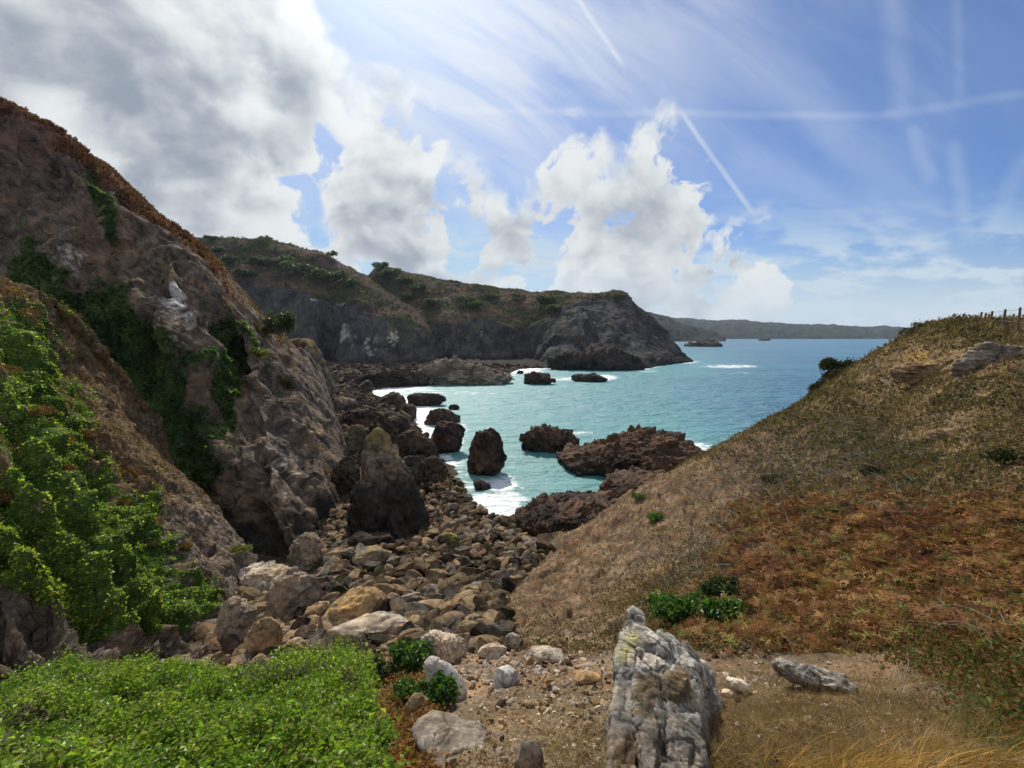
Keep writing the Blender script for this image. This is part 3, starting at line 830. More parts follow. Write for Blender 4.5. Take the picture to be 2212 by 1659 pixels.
# --- the coast beyond
def coast(name, crest, Yc, base_y, Yb, nu, seed, amp, cA, cB):
    cols = []
    for x, y in crest: cols.append([(x, y, Yc), (x + 2, lerp(y, base_y, .3), lerp(Yc, Yb, .55)), (x + 4, lerp(y, base_y, .7), lerp(Yc, Yb, .85)), (x + 5, base_y + 0.6, Yb)])
    V, F = loft(cols, nu, 70, [(0, Yc * .1, -2), (0, Yc * .35, -60)], None, [(10, Yc * .05, -4)])
    V, F, N = push(V, F, fbm(V / (amp * 5), 4, .6, seed) * amp + facet(V / (amp * 3), seed + 9) * amp * .5)
    nm = fbm(V / (amp * 4), 4, .6, seed + 5)
    return structure(new_mesh(name, V, F, M_far, True, lerp(np.array(cA), np.array(cB), sstep(-.3, .3, nm)[:, None])))


coast('far_headland', [(1370, 668), (1410, 677), (1440, 684), (1470, 697), (1500, 706), (1525, 712), (1545, 721), (1562, 733)], 1750, 737.2, 1560, 150, 401, 10, (.018, .024, .020), (.045, .042, .034))
coast('distant_coast', [(1380, 682), (1430, 684), (1480, 689), (1520, 691), (1560, 693), (1600, 692), (1650, 697), (1700, 699), (1750, 702), (1800, 702), (1850, 707), (1880, 709), (1905, 706), (1930, 706), (1955, 709), (1970, 717), (1985, 730)],
      3300, 732, 2980, 420, 411, 14, (.02, .03, .028), (.045, .055, .04))

# ------------------------------------------------------------------ the sea
NSA, NSR = 760, 800
sa = np.linspace(-1.15, 1.2, NSA); sl_ = np.concatenate([np.linspace(math.log(26), math.log(420), 680), np.linspace(math.log(430), math.log(9000), 120)])
SA, SL = np.meshgrid(sa, sl_, indexing='ij')
sr = np.exp(SL).ravel(); sA = SA.ravel()
SV = np.stack([np.sin(sA) * sr, np.cos(sA) * sr, np.zeros(sr.shape)], -1)
sx_, sy_ = proj(SV)
ssd = -poly_sd(SV[:, 0], SV[:, 1], LAND)
wfade = sstep(700, 200, sr)
calm_ = 0.35 + 0.65 * sstep(0, 60, ssd)
w1 = fbm(np.stack([SV[:, 0] * .10 + SV[:, 1] * .05, SV[:, 1] * .22 - SV[:, 0] * .06, 0 * sr], -1), 3, .5, 501, True) * .32
w2 = fbm(np.stack([SV[:, 0] * .55, SV[:, 1] * .95, 0 * sr + 3], -1), 3, .55, 505) * .16
near_ = sstep(140, 60, sr)
w3 = fbm(np.stack([SV[:, 0] * 2.0, SV[:, 1] * 2.8, 0 * sr + 7], -1), 2, .5, 509) * .045 * near_
SV[:, 2] = (w1 + w2) * wfade * calm_ + w3
fn = fbm(np.stack([SV[:, 0] * .22, SV[:, 1] * .4, 0 * sr], -1), 5, .62, 511); fn2 = fbm(np.stack([SV[:, 0] * 1.1, SV[:, 1] * 1.6, 0 * sr], -1), 3, .6, 521)
foamL = [(1090, 1075, 45, 40, .75), (1050, 1108, 40, 14, .8), (1530, 968, 70, 12, .75), (1400, 950, 90, 18, .4), (1440, 972, 40, 12, .5), (1580, 792, 80, 5, .75), (1600, 806, 60, 3, .45), (1270, 818, 60, 6, .8), (1310, 815, 25, 7, .6), (1140, 800, 40, 7, .9), (1180, 820, 50, 7, .4),
         (870, 838, 60, 10, .7), (800, 848, 40, 8, .8), (930, 900, 40, 30, .65), (985, 940, 40, 40, .45), (880, 875, 40, 20, .6), (1000, 850, 120, 14, .35), (1100, 1000, 40, 60, .25), (1260, 935, 40, 10, .5), (1200, 965, 70, 14, .35), (1500, 940, 60, 10, .25), (1080, 900, 100, 50, .18), (1480, 783, 30, 3, .6), (1400, 803, 30, 3, .5), (1230, 1000, 50, 40, .2)]
foam = blobs(sx_, sy_, foamL) + .55 * np.exp(-np.maximum(ssd, 0) / (2.5 + sr * .012))
foam = np.clip(foam + (fn * .95 + fn2 * .5) * np.clip(foam * 1.7, 0, 1) - .38, 0, 1)
foam = np.clip(sstep(.0, .45, foam) + .0, 0, 1)
shal = np.clip(np.exp(-np.maximum(ssd, 0) / 95.0) * 1.05 + fn * .10, 0, 1) * sstep(1750, 1350, sx_ - (sy_ - 830) * .3 + fn * 90)
milk = np.clip(np.exp(-np.maximum(ssd, 0) / 14.0) * sstep(140, 50, sr) + blobs(sx_, sy_, [(1100, 1040, 60, 70, .7), (1200, 1000, 80, 40, .4)]), 0, 1)


def mat_sea():
    m, g, out = new_mat('sea water'); t = m.node_tree
    p = g.pos()
    sh, fo, mi = g.attr('shallow', 'Fac'), g.attr('foam', 'Fac'), g.attr('milk', 'Fac')
    drift = g.noise(g.vscale(p, (.006, .02, .0)), 1.0, 4, .6)
    deep = g.mix((.010, .105, .185), (.018, .145, .225), drift.step(.35, .65))
    c = g.mix(deep, (.034, .255, .262), sh)
    c = g.mix(c, (.16, .33, .31), mi * .5)
    dist = g.node('VectorMath', {'operation': 'LENGTH'}); put(t, dist.inputs[0], p)
    dl = S(t, dist.outputs['Value'])
    nA = g.noise(g.vscale(p, (.9, 1.5, 1)), 1.0, 5, .62)
    nB = g.noise(g.vscale(p, (.10, .26, 1)), 1.0, 5, .6)
    nC = g.noise(g.vscale(p, (3.2, 4.6, 1)), 1.0, 4, .6)
    h = nA * 0.55 * dl.step(900, 150) + nB * 2.4 + nC * .16 * dl.step(160, 40)
    b = g.node('Bump', None, Strength=1.0, Distance=0.9, Height=h)
    fc = (fo * (g.noise(p, 1.6, 5, .7).step(.22, .5) * .6 + .5)).clamp()
    s = g.node('BsdfPrincipled', None, Base_Color=g.mix(c, (.82, .85, .85), fc), Roughness=(fc * .2 + .48), IOR=1.33, Normal=S(t, b.outputs[0]))
    s.inputs['Specular IOR Level'].default_value = 1.0
    # glints: a sharper film over steeper little waves
    b2 = g.node('Bump', None, Strength=1.0, Distance=1.6, Height=g.noise(g.vscale(p, (1.5, 2.3, 1)), 1.0, 3, .55) * 1.0 + nC * .12)
    put(t, s.inputs['Coat Weight'], (fc * -1.0 + 1.0) * .35); s.inputs['Coat Roughness'].default_value = .16; s.inputs['Coat IOR'].default_value = 1.33
    t.links.new(b2.outputs[0], s.inputs['Coat Normal'])
    t.links.new(s.outputs[0], out.inputs[0])
    return m


sea = structure(new_mesh('sea', SV, grid_faces(NSA, NSR), mat_sea(), True, None, {'shallow': shal, 'foam': foam, 'milk': milk}))

# ------------------------------------------------------------------ air
def build_haze():
    m, g, out = new_mat('haze air'); t = m.node_tree
    v = g.node('VolumePrincipled', None, Color=(.70, .84, 1.0), Density=HAZE, Anisotropy=0.35)
    t.links.new(v.outputs[0], out.inputs['Volume'])
    lo, hi, W = -12.0, 190.0, 12000.0
    V = np.array([(x, y, z) for x in (-W, W) for y in (-W, W) for z in (lo, hi)], float)
    F = np.array([(0, 1, 3, 2), (4, 6, 7, 5), (0, 4, 5, 1), (2, 3, 7, 6), (0, 2, 6, 4), (1, 5, 7, 3)])
    o = new_mesh('haze', V, F, m, False); o['kind'] = 'stuff'


HAZE = 0.00005
build_haze()
# ------------------------------------------------------------------ rocks, boulders and cobbles
import bmesh
_ico = {}


def ico(n):
    if n not in _ico:
        bm = bmesh.new(); bmesh.ops.create_icosphere(bm, subdivisions=n, radius=1.0)
        _ico[n] = (np.array([v.co[:] for v in bm.verts]), np.array([[v.index for v in f.verts] for f in bm.faces])); bm.free()
    return _ico[n][0].copy(), _ico[n][1]


M_rock = mat_ground('weathered rock', 2.2, 0.7, 0.10, 0.92, 0.8, 0.08)
M_wet = mat_ground('wet shore rock', 1.6, 0.9, 0.20, 0.85, 0.9, 0.12)
M_cobble = mat_ground('beach stone', 2.4, 0.5, 0.08, 0.92, 0.6, 0.08, 1.25, True)
M_pale = mat_ground('pale lichened stone', 7.0, 0.6, 0.03, 0.93, 0.7, 0.08)


def star_union(D, lumps, n=56):
    """outer surface of a union of ellipsoids seen from the origin along unit directions D"""
    lm = np.array(lumps, float)
    far = np.abs(lm[:, :3]).max() + lm[:, 3:].max()
    r = np.zeros(len(D))
    for t in np.linspace(far / n, far * 1.3, n):
        p = D * t
        f = np.zeros(len(D))
        for L in lm:
            f += np.exp(-2.2 * ((((p - L[:3]) / L[3:6]) ** 2).sum(1) - 1))
        r = np.where(f > 1, t, r)
    return np.maximum(r, far / n)


def smooth_r(r, F, it=2):
    for _ in range(it):
        a = np.zeros(len(r)); c = np.zeros(len(r))
        for i, j in ((0, 1), (1, 2), (2, 0)):
            a += np.bincount(F[:, i], r[F[:, j]], len(r)) + np.bincount(F[:, j], r[F[:, i]], len(r)); c += np.bincount(F[:, i], minlength=len(r)) + np.bincount(F[:, j], minlength=len(r))
        r = 0.5 * r + 0.5 * a / np.maximum(c, 1)
    return r


def chisel(V, n, lo, hi, rs):
    for _ in range(n):
        d = rs.normal(size=3); d /= np.linalg.norm(d); d0 = rs.uniform(lo, hi)
        s = V @ d; m = s > d0
        V[m] -= ((s - d0)[m])[:, None] * d
    return V


PAL = {
    'dark': ((.018, .015, .014), (.060, .047, .039)),
    'red': ((.030, .021, .018), (.090, .060, .047)),
    'brown': ((.024, .017, .013), (.105, .066, .043)),
    'tan': ((.17, .115, .062), (.34, .245, .145)),
    'grey': ((.10, .085, .068), (.26, .22, .175)),
    'stone': ((.15, .122, .092), (.30, .252, .195)),
    'pale': ((.26, .215, .16), (.47, .41, .33)),
    'white': ((.34, .31, .27), (.60, .57, .52)),
    'olive': ((.055, .048, .028), (.15, .125, .075)),
}


def rock_mesh(dims, seed, sub=5, lumps=None, facets=9, rough=0.075, size=0.5, squash=(1, 1, .8), pal='grey', top=None, lichen=None, tide=None, zloc=0.0, lean=(0, 0), taper=0.0):
    """one irregular rock of the given width, depth and height standing on z=0 (some of it buried)"""
    rs = np.random.default_rng(seed)
    D, F = ico(sub)
    if lumps is None:
        k = rs.integers(3, 6)
        lumps = [(0, 0, 0, .62, .62, .62)] + [tuple(rs.uniform(-.5, .5, 3) * (1, 1, .45)) + tuple(rs.uniform(.32, .6, 3)) for _ in range(k)]
    r = smooth_r(star_union(D, lumps), F, 1 if sub < 5 else 3)
    V = D * r[:, None]
    if facets: V = chisel(V, facets, .5, .85, rs)
    lo, hi = V.min(0), V.max(0)
    V = (V - (lo + hi) / 2) / (hi - lo)
    dims = np.array(dims, float)
    W = V * dims * np.array([1, 1, 1.3])
    if taper: W[:, :2] *= (1 - taper * (V[:, 2:3] + .1))
    N = vnormals(W, F)
    s = size * dims.mean()
    hh = rocky(W + seed * 3.7, s, seed % 900, squash, (.25, .1))
    W = W + N * (hh * rough * dims.mean())[:, None]
    W[:, 0] += W[:, 2] * lean[0]; W[:, 1] += W[:, 2] * lean[1]
    W[:, 2] += dims[2] * 0.35
    N = vnormals(W, F)
    n1 = fbm(W / dims.mean() * 2.2 + seed, 4, .6, 7); n2 = fbm(W / dims.mean() * 8 + seed, 3, .6, 17)
    a, b = PAL[pal]
    c = lerp(np.array(a), np.array(b), sstep(-.4, .4, n1 + .6 * n2)[:, None])
    if top is not None:
        tc, amt = top
        c = lerp(c, np.array(tc), (np.clip(sstep(.25, .75, N[:, 2] + n1 * .5) * amt + 0, 0, 1) * sstep(-.25, .25, n2 + n1))[:, None])
    if lichen is not None:
        lc, thr = lichen
        c = lerp(c, np.array(lc), (sstep(thr, thr + .18, n2 + n1 * .4) * .85)[:, None])
    if tide is not None:
        c = lerp(c, np.array([.022, .020, .020]), (sstep(tide + .9, tide - .9, W[:, 2] + zloc + n1 * 1.6) * .88)[:, None])
    return W, F, c


def seat(box, kd, z=None, Y=None):
    """world centre and size of a rock that fills box = (x0, x1, ytop, ybottom) of the plate"""
    x0, x1, y0, y1 = box
    xc = (x0 + x1) / 2
    if Y is not None: p = P(xc, y1, Y)
    elif z is not None: p = Pz(xc, y1, z)
    else:
        q, ok = on_ground([xc], [y1]); p = q[0]
    m = plate_scale(p)
    w = (x1 - x0) * m
    d = w * kd
    phi = math.atan2(EYE - p[2], math.hypot(p[0], p[1]))
    hgt = max(((y1 - y0) * m - d * .75 * math.sin(phi)) / math.cos(phi), 0.22 * w)
    out = np.array([p[0], p[1], 0.0]); out /= np.linalg.norm(out)
    c = p + out * d * 0.42
    return c, (w, d, hgt), p[2]


def rock(name, box, kd, label, cat='rock', z=None, Y=None, group=None, mat=None, rot=None, seed=1, zoff=0.0, **kw):
    c, dims, zb = seat(box, kd, z, Y)
    W, F, col = rock_mesh(dims, seed, zloc=zb, **kw)
    o = new_mesh(name, W, F, mat or M_rock, True, col)
    az = math.atan2(-c[0], c[1])
    o.location = (c[0], c[1], zb + zoff); o.rotation_euler = (0, 0, az if rot is None else rot)
    thing(o, label, cat, group)
    return o


# --- the stack on the beach
def stack():
    rows = [(926, 806, 828), (934, 798, 835), (945, 790, 842), (971, 783, 851), (1000, 785, 872), (1031, 790, 892), (1046, 777, 897), (1071, 763, 902), (1121, 760, 908), (1165, 759, 910), (1182, 760, 908)]
    Yb = 36.5
    n = 200
    ry = np.linspace(926, 1180, 170)
    L = np.interp(ry, [r[0] for r in rows], [r[1] for r in rows]); Rr = np.interp(ry, [r[0] for r in rows], [r[2] for r in rows])
    V = []
    for k, y in enumerate(ry):
        cx, hw = (L[k] + Rr[k]) / 2, (Rr[k] - L[k]) / 2
        t = (y - 926) / 254
        Yc = Yb + 3.6 - t * 1.2
        p = P(cx, y, Yc); m = plate_scale(p); w = hw * m
        dep = w * (0.85 - .1 * t)
        th = np.linspace(0, 2 * math.pi, n, endpoint=False)
        f = 1 + .12 * np.cos(2 * th + 1.0) + .08 * np.cos(3 * th + t * 2)
        V.append(np.stack([p[0] + np.cos(th) * w, p[1] + np.sin(th) * dep * f, np.full(n, p[2])], -1))
    V = np.array(V)
    k = len(ry)
    idx = np.arange(k * n).reshape(k, n); i2 = np.roll(idx, -1, 1)
    F = np.stack([idx[:-1], idx[1:], i2[1:], i2[:-1]], -1).reshape(-1, 4)
    V = V.reshape(-1, 3)
    topc = V[:n].mean(0) + (0, 0, .35)
    V = np.concatenate([V, [topc]])
    F3 = np.stack([np.full(n, len(V) - 1), idx[0], i2[0]], -1)
    N = vnormals(V, F); N[-1] = (0, 0, 1)
    cen = V.mean(0)
    if ((V - cen) * N).sum(1).mean() < 0: N = -N
    h = rocky(V, 2.6, 601, (1, 1, .42), (.3, .05)) * .95 + rocky(V, .9, 605, (1, 1, .6)) * .2
    t = np.concatenate([np.repeat((ry - 926) / 254, n), [0]])
    V = V + N * (h * (.45 + .55 * t))[:, None]
    n1 = fbm(V * .5, 4, .6, 611); n2 = fbm(V * 2, 4, .6, 615)
    c = lerp(np.array([.075, .062, .048]), np.array([.20, .165, .125]), sstep(-.35, .35, n2)[:, None])
    c = lerp(c, np.array([.20, .155, .05]), (sstep(.18, .05, t + n1 * .12) * .75)[:, None])
    c = lerp(c, np.array([.024, .022, .022]), (sstep(.30, .52, t + n1 * .22) * .9)[:, None])
    base = on_ground([835], [1172])[0][0]
    o = new_mesh('rock_stack', V - base, [F, F3], M_rock, True, c); o.location = base
    thing(o, 'tall pointed rock stack standing on the beach, black below and yellow lichen on its tip', 'rock stack')


stack()

# --- rocks in the water and along its edge
rock('shore_boulder', (773, 806, 820, 846), .9, 'lone dark boulder at the back of the beach near the far waterline', z=0.3, seed=3, sub=4, pal='dark', mat=M_wet)
rock('sea_rock', (818, 875, 845, 886), .8, 'dark rounded rock at the waterline beside the long low rock', z=0, seed=4, pal='red', tide=.3, mat=M_wet, rough=.085, size=.3)
rock('sea_rock', (882, 960, 846, 878), .55, 'long low dark rock in glittering water, nearest the far platform of rock', z=0, seed=5, pal='dark', mat=M_wet, rough=.085, size=.25)
rock('sea_rock', (861, 901, 870, 908), .8, 'small dark rock at the edge of the foam below the long low rock', z=0, seed=6, sub=4, pal='red', mat=M_wet, rough=.085, size=.3)
rock('sea_rock', (917, 996, 878, 918), .6, 'dark double-humped rock surrounded by white water, upper of the stepped pair', z=0, seed=17, pal='red', mat=M_wet, rough=.09, size=.28)
rock('sea_rock', (924, 1004, 903, 982), .75, 'brown craggy rock just below the double-humped one at the foam edge', z=0, seed=8, pal='red', mat=M_wet, rough=.085, size=.28, sub=6, tide=.2)
rock('sea_rock', (969, 993, 872, 886), .7, 'very small dark rock behind the double-humped rock', z=0, seed=9, sub=4, pal='dark', mat=M_wet)
rock('sea_rock', (1010, 1093, 918, 1030), .8, 'big craggy brown rock standing alone at the mouth of the inlet', z=0, seed=10, pal='red', mat=M_wet, rough=.085, size=.26, sub=6, tide=.3, taper=.35)
rock('sea_rock', (1123, 1252, 912, 980), .62, 'wide dark ridged rock in the middle of the bright water', z=0, seed=11, pal='red', mat=M_wet, rough=.10, size=.22, sub=6, tide=.2)
rock('sea_rock', (1022, 1060, 1034, 1060), .8, 'low black wet rocks beside the innermost tongue of the sea', z=0, seed=12, sub=4, pal='dark', mat=M_wet, rough=.1)
rock('sea_rock', (1132, 1198, 799, 831), .6, 'domed dark rock awash between the headland and the cove', z=0, seed=13, pal='red', mat=M_wet, rough=.14, size=.25)
rock('sea_rock', (1235, 1313, 809, 826), .45, 'low flat dark rock ringed with foam off the headland', z=0, seed=14, pal='dark', mat=M_wet, rough=.10, size=.2)
rock('sea_rock', (1116, 1131, 800, 808), .8, 'tiny dark rock in the foam off the end of the rock platform', z=0, seed=15, sub=3, pal='dark', mat=M_wet)
rock('sea_rock', (1480, 1556, 741, 749), .5, 'low dark reef off the far headland', z=0, zoff=-5, seed=16, sub=5, pal='dark', mat=M_wet, rough=.14, size=.2)
rock('sea_rock', (1640, 1664, 733, 736), .5, 'distant speck of rock breaking the open sea', z=0, seed=16, sub=3, pal='dark', mat=M_wet)
# rock platforms
rock('rock_platform', (1106, 1350, 1040, 1164), .95, 'reddish brown domed rock sloping into the sea under the heath slope', z=0, Y=None, seed=21, pal='brown', mat=M_wet, rough=.07, size=.2, squash=(1, .5, 1), sub=7, facets=9, tide=.4, lumps=[(0, 0, 0, .7, .6, .5), (-.35, -.1, -.05, .45, .5, .42), (.3, .1, .1, .5, .5, .42), (.1, -.3, -.1, .5, .35, .35), (.55, .3, .05, .4, .4, .3)])
rock('rock_platform', (1190, 1540, 943, 1040), .8, 'long black and brown rock ledge with surf breaking behind it', z=0, seed=22, pal='brown', mat=M_wet, rough=.075, size=.18, squash=(.8, 1, 1.2), sub=7, facets=9, tide=.9, lumps=[(0, 0, 0, .6, .5, .35), (-.5, .0, -.05, .5, .35, .25), (.45, .1, .05, .55, .5, .34), (.1, .2, .1, .45, .35, .33), (-.75, -.1, -.1, .3, .25, .2)])
rock('rock_platform', (1290, 1490, 1000, 1100), 1.0, 'brown rock shelf holding a small tide pool below the heath slope', z=.5, seed=23, pal='brown', mat=M_wet, rough=.065, size=.2, sub=6, facets=8)
rock('rock_platform', (892, 1110, 771, 832), .5, 'broad grey platform of broken rock reaching into the cove from the far beach', z=0, seed=24, pal='grey', mat=M_wet, rough=.075, size=.10, squash=(.6, .6, 2.0), sub=7, facets=6, lumps=[(0, 0, 0, .7, .6, .3), (.5, -.1, -.05, .5, .5, .22), (-.35, .1, .1, .45, .5, .36), (-.6, 0, 0, .4, .5, .25)])
rock('rock_platform', (1188, 1390, 757, 801), .5, 'black rock apron at the foot of the big headland buttress', z=0, seed=25, pal='dark', mat=M_wet, rough=.10, size=.14, sub=6, tide=2.5)
rock('rock_platform', (770, 925, 795, 836), .5, 'dark jumbled rock shelf below the far cliffs, left of the grey platform', z=.2, seed=26, pal='dark', mat=M_wet, rough=.10, size=.10, squash=(.6, .6, 1.6), sub=6)
# the mass of dark rock left of the inlet
for i, (bx, kd, lab, pal) in enumerate([
        ((740, 830, 880, 925), .7, 'dark reddish rock hump behind and left of the stack tip', 'red'),
        ((800, 885, 890, 950), .7, 'reddish craggy rock with a rounded top behind the stack tip', 'red'),
        ((860, 945, 925, 1000), .7, 'dark red rock hump at the foam edge right of the stack', 'red'),
        ((905, 960, 985, 1040), .8, 'purplish broken rock between the stack and the inlet', 'red'),
        ((845, 915, 985, 1050), .8, 'dark rock touching the right shoulder of the stack', 'dark'),
        ((715, 790, 920, 1000), .8, 'mossy dark rock between the cliff foot and the stack', 'olive'),
        ((700, 775, 855, 895), .7, 'grey slabby rock at the cliff foot, far along the beach', 'grey'),
        ((718, 778, 985, 1070), .8, 'dark rock in the gap between cliff and stack', 'dark')]):
    rock('shore_rock', bx, kd, lab, seed=30 + i, pal=pal, mat=M_wet, rough=.085, size=.34, sub=6, facets=9, top=((.10, .085, .035), .3))

# --- named boulders of the gully
rock('boulder', (698, 848, 1257, 1360), .75, 'largest boulder, square and tan with an orange stained top', 'boulder', seed=51, pal='tan', rough=.05, size=.4, sub=6, facets=9, top=((.42, .25, .07), .55), zoff=-.1)
rock('boulder', (708, 884, 1346, 1392), .5, 'long pale flat slab just below the largest boulder', 'boulder', seed=52, pal='pale', rough=.04, size=.4, sub=5, facets=9)
rock('boulder', (764, 843, 1177, 1228), .8, 'rounded brown boulder with mossy top below the stack', 'boulder', seed=53, pal='grey', rough=.06, sub=5, top=((.16, .14, .04), .6))
rock('boulder', (752, 850, 1146, 1188), .6, 'black slab lying against the foot of the stack', 'boulder', seed=54, pal='dark', rough=.06, sub=5)
rock('boulder', (946, 992, 1146, 1184), .8, 'dark cobble boulder with a yellow green algae patch', 'boulder', seed=55, pal='olive', sub=5, top=((.22, .24, .04), .7))
rock('boulder', (905, 1012, 1363, 1436), .7, 'grey ribbed wedge of rock above the green bush', 'boulder', seed=56, pal='pale', rough=.07, size=.3, squash=(2.2, 1, .6), sub=6, facets=8, taper=.4)
rock('boulder', (985, 1038, 1338, 1392), .8, 'upright tan boulder beside the grey ribbed wedge', 'boulder', seed=57, pal='tan', sub=5, facets=9)
rock('boulder', (1090, 1128, 1371, 1406), .8, 'square cream stone at the foot of the heath slope', 'boulder', seed=58, pal='pale', sub=5, facets=9)
rock('boulder', (1030, 1096, 1390, 1424), .6, 'broad cream slab among pale stones at the head of the gully', 'boulder', seed=59, pal='pale', sub=5, facets=9)
rock('boulder', (1062, 1128, 1418, 1486), .9, 'flat grey slab sunk in the bare earth of the path', 'boulder', seed=60, pal='white', sub=5, facets=8, zoff=-.12, mat=M_pale, rough=.04)
rock('boulder', (1145, 1220, 1402, 1436), .6, 'low tan rock half buried under the edge of the slope', 'boulder', seed=61, pal='pale', sub=5, facets=9)
rock('boulder', (928, 1004, 1428, 1522), .7, 'leaning white and grey stone beside the small ivy clump', 'boulder', seed=62, pal='white', sub=6, facets=10, lean=(-.45, .1), rough=.05, mat=M_pale)
rock('boulder', (876, 930, 1503, 1556), .55, 'small brown block with a white tip at the edge of the ivy', 'boulder', seed=63, pal='tan', sub=5, facets=10, lean=(.2, 0), rough=.04, lichen=((.75, .75, .78), .42))
rock('boulder', (884, 1064, 1530, 1652), 1.0, 'rounded grey boulder spotted with pale lichen, in front of the path', 'boulder', seed=64, zoff=-.08, pal='stone', sub=6, facets=3, rough=.035, size=.35, lichen=((.50, .46, .38), .34), mat=M_pale)
rock('boulder', (1108, 1176, 1570, 1662), .8, 'smooth grey rock slab flush with the earth near the lichen outcrop', 'boulder', seed=65, pal='grey', sub=5, facets=8, zoff=-.1, mat=M_pale, rough=.04)
rock('boulder', (1674, 1846, 1446, 1497), .35, 'long low stone with mossy left end lying on the dry grass', 'boulder', seed=66, pal='stone', sub=6, facets=9, rough=.06, size=.3, top=((.40, .38, .34), .8), lichen=((.10, .09, .04), .15), mat=M_pale)
rock('boulder', (1571, 1617, 1465, 1499), .7, 'small white stone on the bare ground right of the lichen outcrop', 'boulder', seed=67, pal='white', sub=4, facets=8, mat=M_pale)
rock('boulder', (1130, 1168, 1518, 1532), .5, 'thin flat tan stone on the bare earth', 'boulder', seed=68, pal='tan', sub=4, facets=8)
rock('boulder', (1166, 1188, 1527, 1543), .7, 'small tan stone next to the thin flat one on the bare earth', 'boulder', seed=69, pal='tan', sub=4, facets=8)
rock('boulder', (1240, 1300, 1455, 1480), .6, 'low brown stone in the earth left of the lichen outcrop', 'boulder', seed=70, pal='tan', sub=4, facets=8)
rock('rock_buttress', (470, 545, 1188, 1300), .7, 'squat rock pillar with grassy top at the base of the cliff', 'rock', Y=27, seed=71, pal='grey', sub=6, facets=6, rough=.09, top=((.17, .17, .05), .8))
rock('rock_buttress', (580, 702, 1228, 1395), .8, 'dark knobbly rock mass beside the boulders at the gully edge', 'rock', Y=19.5, seed=72, pal='grey', sub=6, facets=4, rough=.10, size=.26)
rock('rock_buttress', (520, 650, 1205, 1275), .8, 'pale topped rock ledge behind the knobbly rock mass', 'rock', Y=26, seed=73, pal='pale', sub=6, facets=6, rough=.08, size=.3)
rock('rock_buttress', (625, 700, 1150, 1260), .8, 'grey rib of rock at the foot of the cliff beside the black cleft', 'rock', Y=29, seed=74, pal='grey', sub=6, facets=5, rough=.09, size=.26)
rock('boulder', (600, 668, 1378, 1428), .7, 'tan broken block at the top of the gully wall left of the pale flat slab', 'boulder', seed=75, pal='tan', sub=5, facets=10)
rock('boulder', (660, 712, 1300, 1346), .8, 'tilted tan block between the knobbly rock mass and the largest boulder', 'boulder', seed=76, pal='tan', sub=5, facets=10, lean=(.3, 0))
rock('boulder', (640, 700, 1350, 1392), .8, 'small brown block wedged under the knobbly rock mass', 'boulder', seed=77, pal='brown', sub=5, facets=10)
rock('rock_buttress', (478, 556, 1300, 1412), .7, 'brown broken rib of rock between the near spur and the gully', 'rock', seed=78, pal='stone', sub=6, facets=8, rough=.08, size=.3)
rock('rock_buttress', (535, 610, 1335, 1432), .7, 'lower tan rib of rock beside the broken brown one, at the gully edge', 'rock', seed=79, pal='tan', sub=6, facets=8, rough=.07, size=.3)
# outcrops in the heath slope
rock('outcrop', (2075, 2180, 722, 790), .5, 'pale ribbed outcrop near the top of the heath slope under the fence', 'rock', seed=81, pal='stone', sub=6, facets=8, rough=.07, size=.22, squash=(.6, 1, 2.5), zoff=-.5)
rock('outcrop', (1940, 2080, 760, 812), .4, 'tan outcrop with orange lichen on the upper heath slope', 'rock', seed=82, pal='tan', sub=6, facets=8, rough=.07, size=.2, squash=(.6, 1, 2.5), top=((.36, .20, .04), .6), zoff=-.5)
rock('outcrop', (2010, 2110, 905, 945), .4, 'flat tan rock showing through the middle of the heath slope', 'rock', seed=83, pal='tan', sub=6, facets=8, rough=.06, size=.25, squash=(.6, 1, 2), zoff=-.45)

